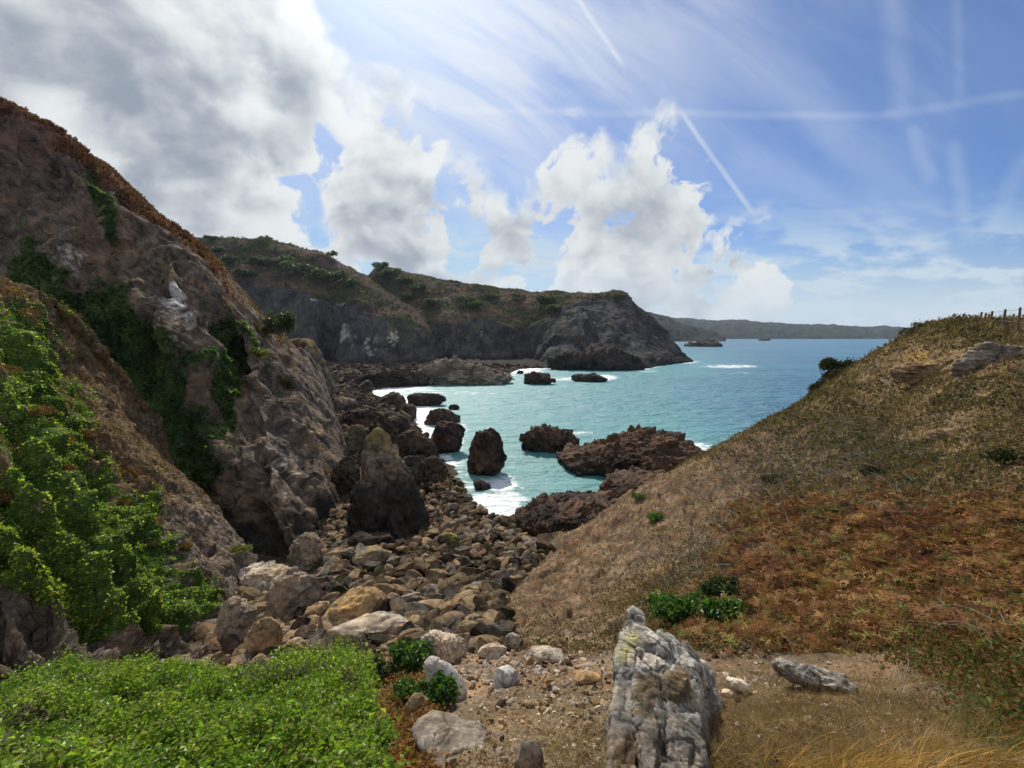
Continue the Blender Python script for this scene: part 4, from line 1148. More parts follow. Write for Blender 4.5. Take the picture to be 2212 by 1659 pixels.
# --- the lichened outcrop in front: upright blades of one rock, leaning on each other
def outcrop():
    BL = [
        [(1312, 1720, 2.0), (1322, 1500, 2.62), (1338, 1400, 2.95), (1346, 1352, 3.2), (1362, 1326, 3.36), (1386, 1334, 3.38), (1408, 1400, 3.1), (1424, 1520, 2.62), (1416, 1720, 2.05), (1335, 1600, 3.2), (1365, 1335, 3.6), (1412, 1480, 3.6)],
        [(1402, 1720, 1.98), (1410, 1530, 2.5), (1414, 1420, 2.9), (1424, 1368, 3.22), (1444, 1370, 3.3), (1466, 1392, 3.25), (1486, 1490, 2.85), (1496, 1720, 2.15), (1430, 1372, 3.6), (1478, 1500, 3.7)],
        [(1478, 1720, 2.15), (1470, 1500, 2.85), (1462, 1400, 3.2), (1482, 1388, 3.3), (1496, 1410, 3.3), (1524, 1480, 3.1), (1538, 1600, 2.75), (1546, 1720, 2.4), (1500, 1410, 3.7), (1536, 1560, 3.6)],
        [(1440, 1720, 1.92), (1448, 1565, 2.32), (1468, 1536, 2.5), (1508, 1546, 2.5), (1524, 1620, 2.28), (1530, 1720, 2.05), (1460, 1540, 2.9), (1515, 1560, 2.9)],
        [(1306, 1720, 1.95), (1311, 1580, 2.38), (1326, 1520, 2.62), (1352, 1532, 2.6), (1370, 1600, 2.35), (1376, 1720, 1.98), (1322, 1530, 2.9), (1362, 1560, 2.9)],
        [(1508, 1442, 3.35), (1520, 1426, 3.5), (1540, 1462, 3.4), (1560, 1540, 3.15), (1570, 1610, 2.95), (1540, 1620, 2.9), (1512, 1510, 3.15), (1530, 1440, 3.7), (1562, 1560, 3.4)],
        [(1350, 1352, 3.25), (1358, 1320, 3.38), (1370, 1314, 3.44), (1386, 1326, 3.44), (1394, 1352, 3.3), (1372, 1368, 3.2), (1366, 1318, 3.6), (1388, 1345, 3.6)],
        [(1436, 1480, 2.68), (1456, 1436, 2.9), (1500, 1436, 2.95), (1520, 1500, 2.8), (1514, 1560, 2.55), (1448, 1570, 2.4), (1470, 1450, 3.3), (1510, 1500, 3.3)],
        [(1376, 1350, 3.3), (1412, 1366, 3.2), (1440, 1392, 3.15), (1430, 1470, 2.75), (1390, 1450, 2.85), (1370, 1400, 3.0), (1400, 1370, 3.55), (1440, 1420, 3.6), (1380, 1440, 3.5)],
        [(1376, 1480, 2.66), (1392, 1440, 2.85), (1412, 1450, 2.85), (1420, 1560, 2.42), (1418, 1690, 2.02), (1384, 1690, 2.0), (1370, 1570, 2.4), (1390, 1450, 3.2), (1412, 1560, 3.0)],
    ]
    Vs, Fs, off = [], [], 0
    for sd, pl in enumerate(BL):
        pts = P(*np.array(pl).T)
        bm = bmesh.new()
        for q in pts: bm.verts.new(q)
        r = bmesh.ops.convex_hull(bm, input=bm.verts)
        bmesh.ops.delete(bm, geom=[v for v in bm.verts if not v.link_faces], context='VERTS')
        bmesh.ops.triangulate(bm, faces=bm.faces)
        for lim in (.30, .16, .085, .045, .024, .014):
            es = [e for e in bm.edges if e.calc_length() > lim]
            if es: bmesh.ops.subdivide_edges(bm, edges=es, cuts=1); bmesh.ops.triangulate(bm, faces=[f for f in bm.faces if len(f.verts) > 3])
        bm.normal_update(); bm.verts.index_update()
        W = np.array([v.co[:] for v in bm.verts]); F = np.array([[v.index for v in f.verts] for f in bm.faces]); bm.free()
        N = vnormals(W, F)
        cen = W.mean(0)
        if ((W - cen) * N).sum(1).mean() < 0: N = -N
        # soften the hull's edges, then break them with steps, clefts and pits
        q = W * np.array([1, 1, .55]) + .05 * np.stack([perlin(W * 5, 1), perlin(W * 5, 2), perlin(W * 5, 3)], -1)
        g1 = cells(q / .17, 701 + sd); g2 = cells(q / .06, 751 + sd)
        h = facet(q / .34, 4300 + sd, .5, .9) * .034 + facet(q / .15, 4320 + sd, .5, .9) * .006 + fbm(W * 7, 5, .62, 4340, True) * .016 + fbm(W * 40, 3, .6, 4350) * .005
        g3 = cells(W * np.array([1, 1, .22]) / .13 + .3 * np.stack([perlin(W * 5, 5), perlin(W * 5, 6), perlin(W * 5, 7)], -1), 741)
        h = h + facet(W * np.array([1, 1, .25]) / .2, 4380, .5, .8) * .010 - .009 * np.exp(-((g3[1] - g3[0]) / .045) ** 2)
        h = h - .010 * np.exp(-((g1[1] - g1[0]) / .06) ** 2) * sstep(-.1, .25, fbm(W * 3, 2, .5, 4360)) - .003 * np.exp(-((g2[1] - g2[0]) / .12) ** 2)
        W = W + N * h[:, None]
        Vs.append(W); Fs.append(F + off); off += len(W)
    V = np.concatenate(Vs); F = np.concatenate(Fs)
    Dx, Dy = proj(V); N = vnormals(V, F)
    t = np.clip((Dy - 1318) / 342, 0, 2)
    n1 = fbm(V * 5, 4, .6, 711); n2 = fbm(V * 16, 4, .6, 715); n3 = fbm(V * 48, 3, .6, 719)
    c = lerp(np.array([.17, .155, .130]), np.array([.54, .51, .445]), sstep(-.32, .28, n1 * .8 + n2 * .7)[:, None])
    c = lerp(c, np.array([.16, .155, .145]), (sstep(.08, .35, fbm(V * np.array([9, 9, 3.5]) + 9, 3, .5, 725)) * .6)[:, None])
    yl = np.clip(blobs(Dx, Dy, [(1360, 1390, 26, 24, .8), (1345, 1420, 25, 24, .9), (1370, 1370, 20, 14, .5), (1335, 1480, 12, 24, .7), (1395, 1350, 14, 14, .4)]) + n2 * .9 + n3 * .7 - .5, 0, 1)
    c = lerp(c, np.array([.42, .41, .15]), (sstep(.08, .4, yl) * .75)[:, None])
    moss_shade = np.clip(blobs(Dx, Dy, [(1395, 1500, 28, 52, 1.1), (1468, 1480, 36, 44, 1.05), (1360, 1600, 18, 50, .5), (1345, 1640, 30, 40, .7), (1530, 1500, 16, 40, .5)]) + n2 * .6 + n3 * .4 - .2, 0, 1)  # brown moss, widened to paint deep shade into the hollows
    c = lerp(c, lerp(np.array([.050, .034, .016]), np.array([.13, .092, .036]), sstep(-.3, .3, n3)[:, None]), (sstep(.15, .4, moss_shade) * .9)[:, None])
    lower_shade = np.clip(sstep(.46, .78, t + n1 * .35) * sstep(-.35, .15, n2 + n1 * .6), 0, 1)  # shade painted into the colour of the lower half
    c = lerp(c, np.array([.070, .060, .048]), (lower_shade * .85)[:, None])
    cr1 = cells(V * np.array([1, 1, .22]) / .13 + .3 * np.stack([perlin(V * 5, 5), perlin(V * 5, 6), perlin(V * 5, 7)], -1), 741)
    c = lerp(c, np.array([.045, .040, .034]), (sstep(.08, .02, cr1[1] - cr1[0]) * sstep(-.15, .15, n1 + .04) * .85)[:, None])
    spots = cells(V * 26, 731)[0]
    c = lerp(c, np.array([.50, .51, .46]), (sstep(.24, .16, spots) * sstep(.05, .3, n1) * .6)[:, None])
    c = c * .88
    base = np.array([V[:, 0].mean(), V[:, 1].mean(), V[:, 2].min()])
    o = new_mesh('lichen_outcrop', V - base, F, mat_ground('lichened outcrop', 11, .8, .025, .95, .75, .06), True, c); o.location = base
    thing(o, 'jagged grey outcrop crusted with white and yellow lichen, standing up in the foreground', 'rock')


outcrop()

# --- cobbles: the largest in view one by one, the rest of the bed as one mass
BEACH = [(640, 1405), (700, 1260), (712, 1190), (765, 1172), (905, 1168), (912, 1050), (945, 1010), (1000, 1048), (1020, 1090), (1062, 1116), (1112, 1120), (1125, 1160), (1195, 1185), (1135, 1238), (1090, 1290), (1085, 1340), (1105, 1395), (1060, 1420), (1000, 1405), (900, 1395), (780, 1398), (700, 1398)]
stone_protos = []
for i in range(14):
    rs = np.random.default_rng(900 + i)
    V, F = ico(3); V = chisel(V, 9, .34, .72, rs)
    V = V / np.abs(V).max(0) * 0.5 * np.array([1.0, rs.uniform(.62, .9), rs.uniform(.42, .7)])
    N = vnormals(V, F); V = V + N * (fbm(V * 5 + i * 3, 3, .6, 31) * .035)[:, None]
    n1 = fbm(V * 4 + i, 3, .6, 5)
    pal = PAL[['tan', 'tan', 'grey', 'olive', 'tan', 'brown', 'grey', 'tan', 'olive', 'tan', 'grey', 'brown', 'tan', 'olive'][i]]
    c = lerp(np.array(pal[0]), np.array(pal[1]), sstep(-.4, .4, n1)[:, None]) * .62
    o = new_mesh('beach_stone', V, F, M_cobble, False, c)
    stone_protos.append(o)
bx = rng.uniform(640, 1200, 26000); by = rng.uniform(1005, 1420, 26000)
keep = in_poly(bx, by, np.array(BEACH))
bx, by = bx[keep], by[keep]
q, ok = on_ground(bx, by, 6, 90)
szD = np.interp(by, [1010, 1100, 1180, 1260, 1330, 1410], [7, 9, 12, 17, 22, 25]) * np.clip(rng.lognormal(0, .5, len(bx)), .4, 2.6)
szW = szD * (q[:, 1] * CT - (q[:, 2] - EYE) * ST) / FOC
order = np.argsort(-szD)
# larger stones first; a later stone must keep clear of the ones already laid
taken_x, taken_y, taken_s, pick = [], [], [], []
for i in order:
    if pick:
        ax, ay, as_ = np.array(taken_x), np.array(taken_y), np.array(taken_s)
        if (np.hypot(ax - q[i, 0], ay - q[i, 1]) < (as_ + szW[i]) * .34).any(): continue
    pick.append(i); taken_x.append(q[i, 0]); taken_y.append(q[i, 1]); taken_s.append(szW[i])
    if len(pick) > 6200: break
NIND = 296
for k, i in enumerate(pick[:NIND]):
    src = stone_protos[k % 14]
    o = src if k < 14 else src.copy()
    if k >= 14: COL.objects.link(o)
    s = szW[i]
    o.location = (q[i, 0], q[i, 1], q[i, 2] + s * .2)
    o.rotation_euler = (rng.normal(0, .3), rng.normal(0, .3), rng.uniform(0, 6.28)); o.scale = (s * 1.15, s * 1.15, s * 1.15 * rng.uniform(.8, 1.2))
    thing(o, 'angular brown stone, one of the many covering the floor of the gully and the beach', 'stone', 'stones on the beach')


def merge_stones(idx, sub, name, darken=1.0, sink=.1):
    Vs, Fs, Cs, off = [], [], [], 0
    bank = []
    for i in range(24):
        rs = np.random.default_rng(1300 + i); V, F = ico(sub); V = chisel(V, 9, .34, .75, rs)
        bank.append(V / np.abs(V).max(0) * .5 * np.array([1.0, rs.uniform(.6, .9), rs.uniform(.4, .7)]))
    F = ico(sub)[1]
    pals = [PAL[k] for k in ('tan', 'tan', 'grey', 'olive', 'brown')]
    for i in idx:
        a, b, c = rng.uniform(0, 6.28), rng.normal(0, .35), rng.normal(0, .35)
        ca, sa_ = math.cos(a), math.sin(a)
        M = np.array([[ca, -sa_, 0], [sa_, ca, 0], [0, 0, 1]]) @ np.array([[1, 0, b], [0, 1, c], [-b, -c, 1]])
        Vs.append(bank[rng.integers(24)] @ M.T * szW[i] * 1.12 + q[i] + (0, 0, szW[i] * sink)); Fs.append(F + off); off += len(Vs[-1])
        p = pals[rng.integers(5)]; Cs.append(np.repeat((lerp(np.array(p[0]), np.array(p[1]), rng.uniform(0, 1.25)) * darken)[None], len(Vs[-1]), 0))
    return stuff(new_mesh(name, np.concatenate(Vs), np.concatenate(Fs), M_cobble_m, False, np.concatenate(Cs)))


q_keep, szW_keep = q, szW
M_cobble_m = mat_ground('shingle', 3.0, 0.5, 0.06, 0.92, 0.36, 0.08)
merge_stones(pick[NIND:], 2, 'shingle', .66, .16)
B2 = [(585, 1425), (640, 1300), (690, 1225)] + BEACH[2:-3] + [(880, 1420), (780, 1412), (700, 1412)]
bx = rng.uniform(580, 1200, 22000); by = rng.uniform(1005, 1440, 22000)
keep = in_poly(bx, by, np.array(B2)); bx, by = bx[keep], by[keep]
q, ok = on_ground(bx, by, 6, 90)
szW = np.interp(by, [1010, 1180, 1330, 1420], [6, 8, 13, 16]) * np.clip(rng.lognormal(0, .35, len(bx)), .5, 2) * (q[:, 1] * CT - (q[:, 2] - EYE) * ST) / FOC
merge_stones(np.nonzero(ok)[0][:9000], 1, 'pebbles', .62, .02)

# fallen stone in the corners under the cliffs
cx_ = rng.uniform(430, 790, 7000); cy_ = rng.uniform(1070, 1480, 7000)
keep = in_poly(cx_, cy_, np.array([(440, 1480), (462, 1300), (540, 1260), (640, 1320), (700, 1330), (720, 1395), (760, 1410), (745, 1445)])) | in_poly(cx_, cy_, np.array([(705, 1095), (768, 1075), (775, 1180), (700, 1245), (690, 1200)]))
cx_, cy_ = cx_[keep], cy_[keep]
q, ok = on_ground(cx_, cy_, 6, 90)
szW = np.interp(cy_, [1100, 1200, 1420], [9, 14, 24]) * np.clip(rng.lognormal(0, .5, len(cx_)), .35, 2.6) * (q[:, 1] * CT - (q[:, 2] - EYE) * ST) / FOC
merge_stones(np.nonzero(ok)[0][:2200], 2, 'scree', .8, .12)

# broken stone over the far and left shore
fx = rng.uniform(660, 1180, 16000); fy = rng.uniform(786, 1050, 16000)
fpoly = [(660, 786), (770, 786), (940, 786), (1120, 789), (1180, 794), (1105, 800), (1090, 822), (900, 826), (800, 846), (840, 872), (880, 910), (935, 985), (960, 1030), (915, 1050), (905, 1000), (860, 950), (790, 930), (770, 1000), (740, 1080), (715, 1000), (690, 880)]
keep = in_poly(fx, fy, np.array(fpoly)); fx, fy = fx[keep], fy[keep]
q, ok = on_ground(fx, fy, 20, 320)
szW = np.interp(fy, [786, 800, 850, 950, 1050], [7, 8, 10, 16, 20]) * np.clip(rng.lognormal(0, .4, len(fx)), .5, 2.2) * (q[:, 1] * CT - (q[:, 2] - EYE) * ST) / FOC
SCREE_PAL = PAL['tan'], PAL['grey']
PAL['tan'], PAL['grey'] = PAL['red'], PAL['dark']
merge_stones(np.nonzero(ok)[0][:4600], 2, 'rubble', .8)
PAL['tan'], PAL['grey'] = SCREE_PAL

# small chips on the bare earth in front
gxp = rng.uniform(820, 2212, 9000); gyp = rng.uniform(1390, 1659, 9000)
q, ok = on_ground(gxp, gyp, 1.2, 30)
dirtw = np.clip(blobs(gxp, gyp, [(1200, 1440, 120, 60, 1), (1100, 1550, 110, 80, .6), (1260, 1520, 60, 100, .8), (1650, 1440, 120, 50, .35), (1050, 1440, 80, 40, 1), (860, 1560, 50, 90, .3), (1000, 1620, 120, 40, .7), (1700, 1550, 200, 60, .12)]), 0, 1)
keep = ok & (rng.uniform(0, 1, len(gxp)) < dirtw)
szW = np.interp(gyp, [1390, 1659], [8, 9]) * np.clip(rng.lognormal(-.2, .55, len(gxp)), .25, 2.6) * (q[:, 1] * CT - (q[:, 2] - EYE) * ST) / FOC
SCREE_PAL = PAL['olive'], PAL['grey']
PAL['olive'], PAL['grey'] = PAL['pale'], PAL['pale']
merge_stones(np.nonzero(keep)[0], 2, 'gravel', 1.0, .05)
PAL['olive'], PAL['grey'] = SCREE_PAL
# ------------------------------------------------------------------ plants
M_ivy = mat_leaf('ivy leaf', .54, .4, .4)
M_dry = mat_leaf('dry leaf', .30, .08, .8)
M_twig = mat_plain('twig', (.20, .165, .125), .9, 30, .3)
M_grey_twig = mat_plain('bleached twig', (.25, .22, .185), .9, 30, .3)




def leaf_geo(p, n, size, asp=.75, fold=.18, droop=0.0, pull=None):
    k = len(p)
    n = unit(n)
    r = rng.normal(size=(k, 3)) if pull is None else rng.normal(size=(k, 3)) * .8 + pull
    t = unit(r - (r * n).sum(1)[:, None] * n)
    b = np.cross(n, t)
    s = np.broadcast_to(np.asarray(size, float), (k,))[:, None]
    v0 = p
    v1 = p + t * s * .42 + b * s * asp * .5 + n * s * fold
    v2 = p + t * s - n * s * droop
    v3 = p + t * s * .42 - b * s * asp * .5 + n * s * fold
    V = np.stack([v0, v1, v2, v3], 1).reshape(-1, 3)
    return V, np.arange(4 * k).reshape(k, 4)


def blade_geo(p, d, L, w, bend, segs=3):
    """tapering curved strips"""
    k = len(p); d = unit(d)
    L = np.broadcast_to(np.asarray(L, float), (k,))[:, None]; w = np.broadcast_to(np.asarray(w, float), (k,))[:, None]
    side = unit(np.cross(d, rng.normal(size=(k, 3)) * .6 + np.array([0, 1.0, 0])))
    rows = []
    for i in range(segs + 1):
        u = i / segs
        c = p + d * L * u + bend * L * u * u
        ww = w * (1 - u) ** .7 * .5 + w * .02
        rows += [c - side * ww, c + side * ww]
    V = np.stack(rows, 1)
    m = 2 * (segs + 1)
    base = (np.arange(k) * m)[:, None]
    q = np.concatenate([base + np.array([[2 * i, 2 * i + 1, 2 * i + 3, 2 * i + 2]]) for i in range(segs)], 0)
    return V.reshape(-1, 3), q, m


def frond_geo(p, d, bend, L, pairs=6):
    """bracken: a rib with pairs of pointed pinnae"""
    k = len(p); d = unit(d); L = L[:, None]
    side = unit(np.cross(d, rng.normal(size=(k, 3)) * .25 + np.array([0, 0, 1.0])))
    V = []
    for i in range(pairs):
        u0 = .12 + .8 * i / pairs; u1 = u0 + .8 / pairs * .85
        c0 = p + d * L * u0 + bend * L * u0 * u0; c1 = p + d * L * u1 + bend * L * u1 * u1
        wl = L * .36 * (1 - u0) ** .8 + .01
        for sgn in (-1, 1):
            tip = (c0 + c1) / 2 + side * sgn * wl + d * wl * .35 + bend * wl * .3 + rng.normal(size=(k, 3)) * .06 * L
            V += [c0, c1, tip]
    V = np.stack(V, 1); m = V.shape[1]
    return V.reshape(-1, 3), np.arange(k * m).reshape(-1, 3), m


def pick_faces(V, F, w, n):
    """n random points on faces weighted by w (per vertex)"""
    fw = w[F].mean(1); fw = np.maximum(fw, 0); c = np.cumsum(fw); i = np.searchsorted(c, rng.uniform(0, c[-1], n))
    i = np.minimum(i, len(F) - 1)
    a, b = rng.uniform(0, 1, n)[:, None], rng.uniform(0, 1, n)[:, None]
    q = F[i]
    p = (V[q[:, 0]] * (1 - a) + V[q[:, 1]] * a) * (1 - b) + (V[q[:, 3]] * (1 - a) + V[q[:, 2]] * a) * b
    nn = unit(np.cross(V[q[:, 2]] - V[q[:, 0]], V[q[:, 3]] - V[q[:, 1]]))
    return p, nn, q[:, 0]


def farea(V, F):
    a = np.linalg.norm(np.cross(V[F[:, 2]] - V[F[:, 0]], V[F[:, 3]] - V[F[:, 1]]), axis=1) * .5
    return np.bincount(F.ravel(), np.repeat(a, 4), len(V)) / 4


def tint(k, cols, wts=None, jit=.18, field=None):
    """leaf albedo: pick along a list of colours, by a clump field plus chance"""
    cols = np.array(cols, float)
    f = rng.uniform(0, 1, k) if field is None else np.clip(field + rng.normal(0, .16, k), 0, .999)
    x = f * (len(cols) - 1); i = np.minimum(x.astype(int), len(cols) - 2); u = (x - i)[:, None]
    return np.clip((cols[i] * (1 - u) + cols[i + 1] * u) * rng.lognormal(0, jit, k)[:, None], 0.003, .9)


def up(k, z=1.0): return np.tile(np.array([0, 0, z]), (k, 1))


# --- the ivy thicket filling the lower left corner
def thicket():
    ctl = np.array([(-300, 1560, 5.6), (-300, 1760, 3.0), (0, 1484, 6.4), (150, 1447, 6.9), (300, 1434, 7.1), (480, 1449, 7.0), (600, 1434, 7.2), (700, 1408, 7.5), (745, 1402, 7.4), (785, 1422, 6.6), (800, 1470, 5.4), (800, 1520, 4.4), (820, 1580, 3.6), (835, 1659, 2.8), (850, 1760, 2.2),
                    (0, 1560, 4.9), (0, 1659, 3.6), (0, 1760, 2.8), (400, 1540, 5.0), (400, 1659, 3.5), (400, 1760, 2.7), (200, 1500, 5.7), (600, 1500, 5.6), (600, 1600, 3.9), (700, 1470, 5.8), (700, 1600, 3.7), (700, 1700, 2.9)], float)
    f = TPS(ctl[:, :2] / 400, np.log(ctl[:, 2]), 1e-5)
    poly = np.array([(-300, 1560), (-100, 1510), (0, 1484), (70, 1462), (150, 1447), (300, 1434), (390, 1444), (480, 1449), (545, 1445), (600, 1434), (650, 1420), (700, 1408), (745, 1400), (780, 1415), (803, 1455), (797, 1490), (770, 1510), (800, 1545), (826, 1580), (836, 1620), (838, 1660), (860, 1770), (-300, 1770)], float)
    g = 40000
    x = rng.uniform(-300, 860, g * 3); y = rng.uniform(1395, 1770, g * 3)
    jx, jy = perlin(np.stack([x / 30, y / 30, 0 * x], -1), 1) * 16, perlin(np.stack([x / 22, y / 22, 0 * x + 5], -1), 2) * 12
    k = in_poly(x + jx, y + jy, poly); x, y = x[k][:g], y[k][:g]
    c = P(x, y, np.exp(f(np.stack([x, y], -1) / 400)))
    # a crown of sprigs: mounds and hollows
    lump = fbm(c * 1.1, 3, .5, 41) * .62 + fbm(c * 2.6, 2, .5, 44) * .30 + fbm(c * 6.0, 2, .5, 42) * .10
    c[:, 2] += lump
    # the far side, falling away behind the crest
    nb = 5000
    bxx = rng.uniform(-300, 800, nb); e = rng.uniform(0, 1, nb)
    by_ = np.interp(bxx, poly[:16, 0], poly[:16, 1]) if False else np.interp(bxx, [-300, 0, 150, 300, 480, 600, 700, 745, 800], [1560, 1484, 1447, 1434, 1449, 1434, 1408, 1400, 1455])
    bk = P(bxx, by_, np.exp(f(np.stack([bxx, by_], -1) / 400))); bk += np.stack([0 * e, e * 1.8, -e * 1.5 - .05], -1); bk[:, 2] += fbm(bk * 1.1, 3, .5, 41) * .5
    c = np.concatenate([c, bk])
    per = 5
    dep = rng.uniform(0, 1, (len(c), per)) ** 1.6
    p = np.repeat(c, per, 0) + rng.normal(size=(len(c) * per, 3)) * np.array([.06, .06, .045])
    p[:, 2] -= dep.ravel() * .32
    n = rng.normal(size=p.shape) * .55 + np.array([0, -.25, .9])
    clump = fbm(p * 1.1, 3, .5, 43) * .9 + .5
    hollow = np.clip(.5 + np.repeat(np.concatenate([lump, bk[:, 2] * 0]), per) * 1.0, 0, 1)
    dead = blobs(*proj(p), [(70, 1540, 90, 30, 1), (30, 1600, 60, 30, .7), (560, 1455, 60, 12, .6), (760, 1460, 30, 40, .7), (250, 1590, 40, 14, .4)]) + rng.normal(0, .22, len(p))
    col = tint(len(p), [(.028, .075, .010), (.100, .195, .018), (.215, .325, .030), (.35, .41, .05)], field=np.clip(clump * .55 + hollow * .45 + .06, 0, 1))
    col = np.where((dead > .62)[:, None], tint(len(p), [(.10, .105, .05), (.17, .16, .085), (.14, .10, .05)]), col)
    V, F = leaf_geo(p, n, rng.uniform(.028, .068, len(p)), .72, .16, .15)
    root = bpy.data.objects.new('ivy_thicket', None); COL.objects.link(root); root.location = (-4.0, 4.6, 12.5)
    thing(root, 'large bright green ivy thicket filling the lower left foreground', 'ivy thicket')
    off = np.array(root.location[:])
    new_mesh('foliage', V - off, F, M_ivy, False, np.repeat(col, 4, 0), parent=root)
    # flower heads: little pale green globes on short stalks
    i = rng.choice(40000, 11000, replace=False); i = i[i < len(c)]
    hc = c[i] + np.stack([rng.normal(0, .03, len(i)), rng.normal(0, .03, len(i)), rng.uniform(.02, .07, len(i))], -1)
    D, FF = ico(1)
    s = rng.uniform(.012, .021, len(i))
    V = (hc[:, None, :] + D[None] * s[:, None, None] * rng.uniform(.75, 1.2, (len(i), len(D), 1))).reshape(-1, 3)
    F = (FF[None] + (np.arange(len(i)) * len(D))[:, None, None]).reshape(-1, 3)
    col = tint(len(i), [(.15, .21, .03), (.25, .30, .06), (.29, .27, .09)])
    o = new_mesh('flower_head', V - off, F, M_ivy, False, np.repeat(col, len(D), 0), parent=root); o['kind'] = 'stuff'
    # bare stems poking out along the top edge
    k = 260
    xs = rng.uniform(-100, 800, k)
    b = P(xs, np.interp(xs, [-300, 0, 150, 300, 480, 600, 700, 800], [1560, 1490, 1455, 1444, 1455, 1442, 1420, 1470]), np.exp(f(np.stack([xs, np.full(k, 1470.)], -1) / 400)))
    V, F, m = blade_geo(b - (0, 0, .15), np.stack([rng.normal(0, .5, k), rng.normal(0, .3, k), np.ones(k)], -1), rng.uniform(.15, .42, k), .010, rng.normal(0, .25, (k, 3)), 4)
    new_mesh('stem', V - off, F, M_twig, False, parent=root)
    # dark leaf litter and old stems underneath, seen only through the gaps
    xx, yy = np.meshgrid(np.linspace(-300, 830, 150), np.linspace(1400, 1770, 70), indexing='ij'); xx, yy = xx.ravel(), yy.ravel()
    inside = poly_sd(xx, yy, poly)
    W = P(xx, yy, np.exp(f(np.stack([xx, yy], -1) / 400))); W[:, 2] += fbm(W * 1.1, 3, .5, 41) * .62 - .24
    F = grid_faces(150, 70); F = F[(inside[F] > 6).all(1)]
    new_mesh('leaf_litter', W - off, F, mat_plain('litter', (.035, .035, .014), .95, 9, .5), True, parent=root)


thicket()

# --- ivy and heath on the near spur
ar = farea(SPV, SPF)
vis = (SPD[:, 1] < 1500)
w = sstep(.40, .6, SPveg) * ar * vis
p, n, vi = pick_faces(SPV, SPF, w, 100000)
lump = fbm(p * .8, 3, .55, 51); lum2 = fbm(p * 2.6, 2, .5, 52)
p = p + n * (np.clip(lump * .5 + .12 + lum2 * .12, -.02, .6) * rng.uniform(.2, 1, len(p)))[:, None] + rng.normal(size=p.shape) * .05
dxy = np.stack(proj(p), -1)
yel = blobs(dxy[:, 0], dxy[:, 1], [(110, 1260, 90, 90, .5), (60, 1170, 60, 50, .4), (160, 1330, 50, 40, .3)])
col = tint(len(p), [(.040, .075, .014), (.12, .185, .024), (.26, .34, .036), (.40, .44, .055), (.48, .44, .075)], field=np.clip(.40 + lump * .9 + lum2 * .6 + yel * .45, 0, 1), jit=.28)
V, F = leaf_geo(p, n * .5 + rng.normal(size=p.shape) * .5 + np.array([0, -.1, .45]), rng.uniform(.07, .15, len(p)), .8, .12, .2)
stuff(new_mesh('ivy', V, F, M_ivy, False, np.repeat(col, 4, 0)), 'bright green ivy hanging over the near spur of the cliff', 'ivy')
w = SPor * ar * vis * (1 - sstep(.5, .7, SPveg)) + sstep(30, 5, np.abs(SPD[:, 1] - np.interp(SPD[:, 0], [-300, 0, 68, 108, 165, 300, 380, 448, 500, 606], [440, 597, 636, 725, 850, 972, 1068, 1195, 1308, 1402]))) * ar * .5
p, n, vi = pick_faces(SPV, SPF, w, 46000)
lump = fbm(p * 1.3, 3, .55, 55)
p = p + n * (np.clip(lump * 1.1 + .1, -.03, .75) * rng.uniform(0, 1, len(p)))[:, None]
col = tint(len(p), [(.06, .042, .02), (.12, .075, .032), (.21, .125, .055), (.09, .10, .03), (.26, .18, .08)], field=np.clip(.45 + lump * .8, 0, 1))
V, F = leaf_geo(p, rng.normal(size=p.shape), rng.uniform(.07, .17, len(p)), .5, .1, .2, pull=np.array([0, 0, .9]))
stuff(new_mesh('heather', V, F, M_dry, False, np.repeat(col, 4, 0)), 'rusty dried heather on the near spur', 'heather')

# rounded cushions of heather and gorse along the spur
for j, (x, y, w, pal_) in enumerate([(30, 622, 60, 0), (82, 668, 50, 0), (60, 700, 44, 1), (118, 800, 36, 1), (25, 790, 50, 0), (70, 905, 50, 0), (20, 950, 60, 1), (120, 960, 44, 0), (185, 940, 36, 0), (215, 985, 34, 1), (262, 1010, 36, 0), (300, 1010, 30, 0), (60, 1010, 50, 1), (150, 1010, 40, 0), (330, 1062, 26, 1), (285, 1075, 30, 0), (355, 1110, 26, 0), (345, 1160, 34, 1), (390, 1190, 24, 0), (10, 1060, 50, 0)]):
    i = np.argmin((SPD[:, 0] - x) ** 2 + (SPD[:, 1] - y) ** 2 + np.where(SPV[:, 1] > 29.5, 1e4, 0)); b = SPV[i]
    W = w * plate_scale(b); k = 900; rs = np.random.default_rng(800 + j)
    u = unit(rs.normal(size=(k, 3))); u[:, 2] = np.abs(u[:, 2]) - .25
    f = 1 + .3 * fbm(u * 1.6 + j, 2, .5, 5)
    q = u * np.array([.5, .5, .36]) * W * f[:, None] * rs.uniform(.75, 1.0, k)[:, None]
    V, F = leaf_geo(q, u + rng.normal(size=q.shape) * .6, rng.uniform(.06, .12, k), .45, .1, .15)
    o = new_mesh('heather_cushion', V, F, M_dry, False, np.repeat(tint(k, [[(.07, .045, .02), (.16, .09, .036), (.29, .17, .065), (.36, .23, .09)], [(.035, .045, .018), (.075, .085, .028), (.14, .14, .045), (.19, .15, .06)]][pal_], field=np.clip(.5 + fbm(q * 2, 2, .5, 7) * .8, 0, 1)), 4, 0)); o.location = b
    thing(o, ['rounded rust brown heather cushion on the upper near spur', 'rounded olive green gorse cushion on the upper near spur'][pal_], 'shrub', ['rust heather cushions on the spur', 'olive gorse cushions on the spur'][pal_])

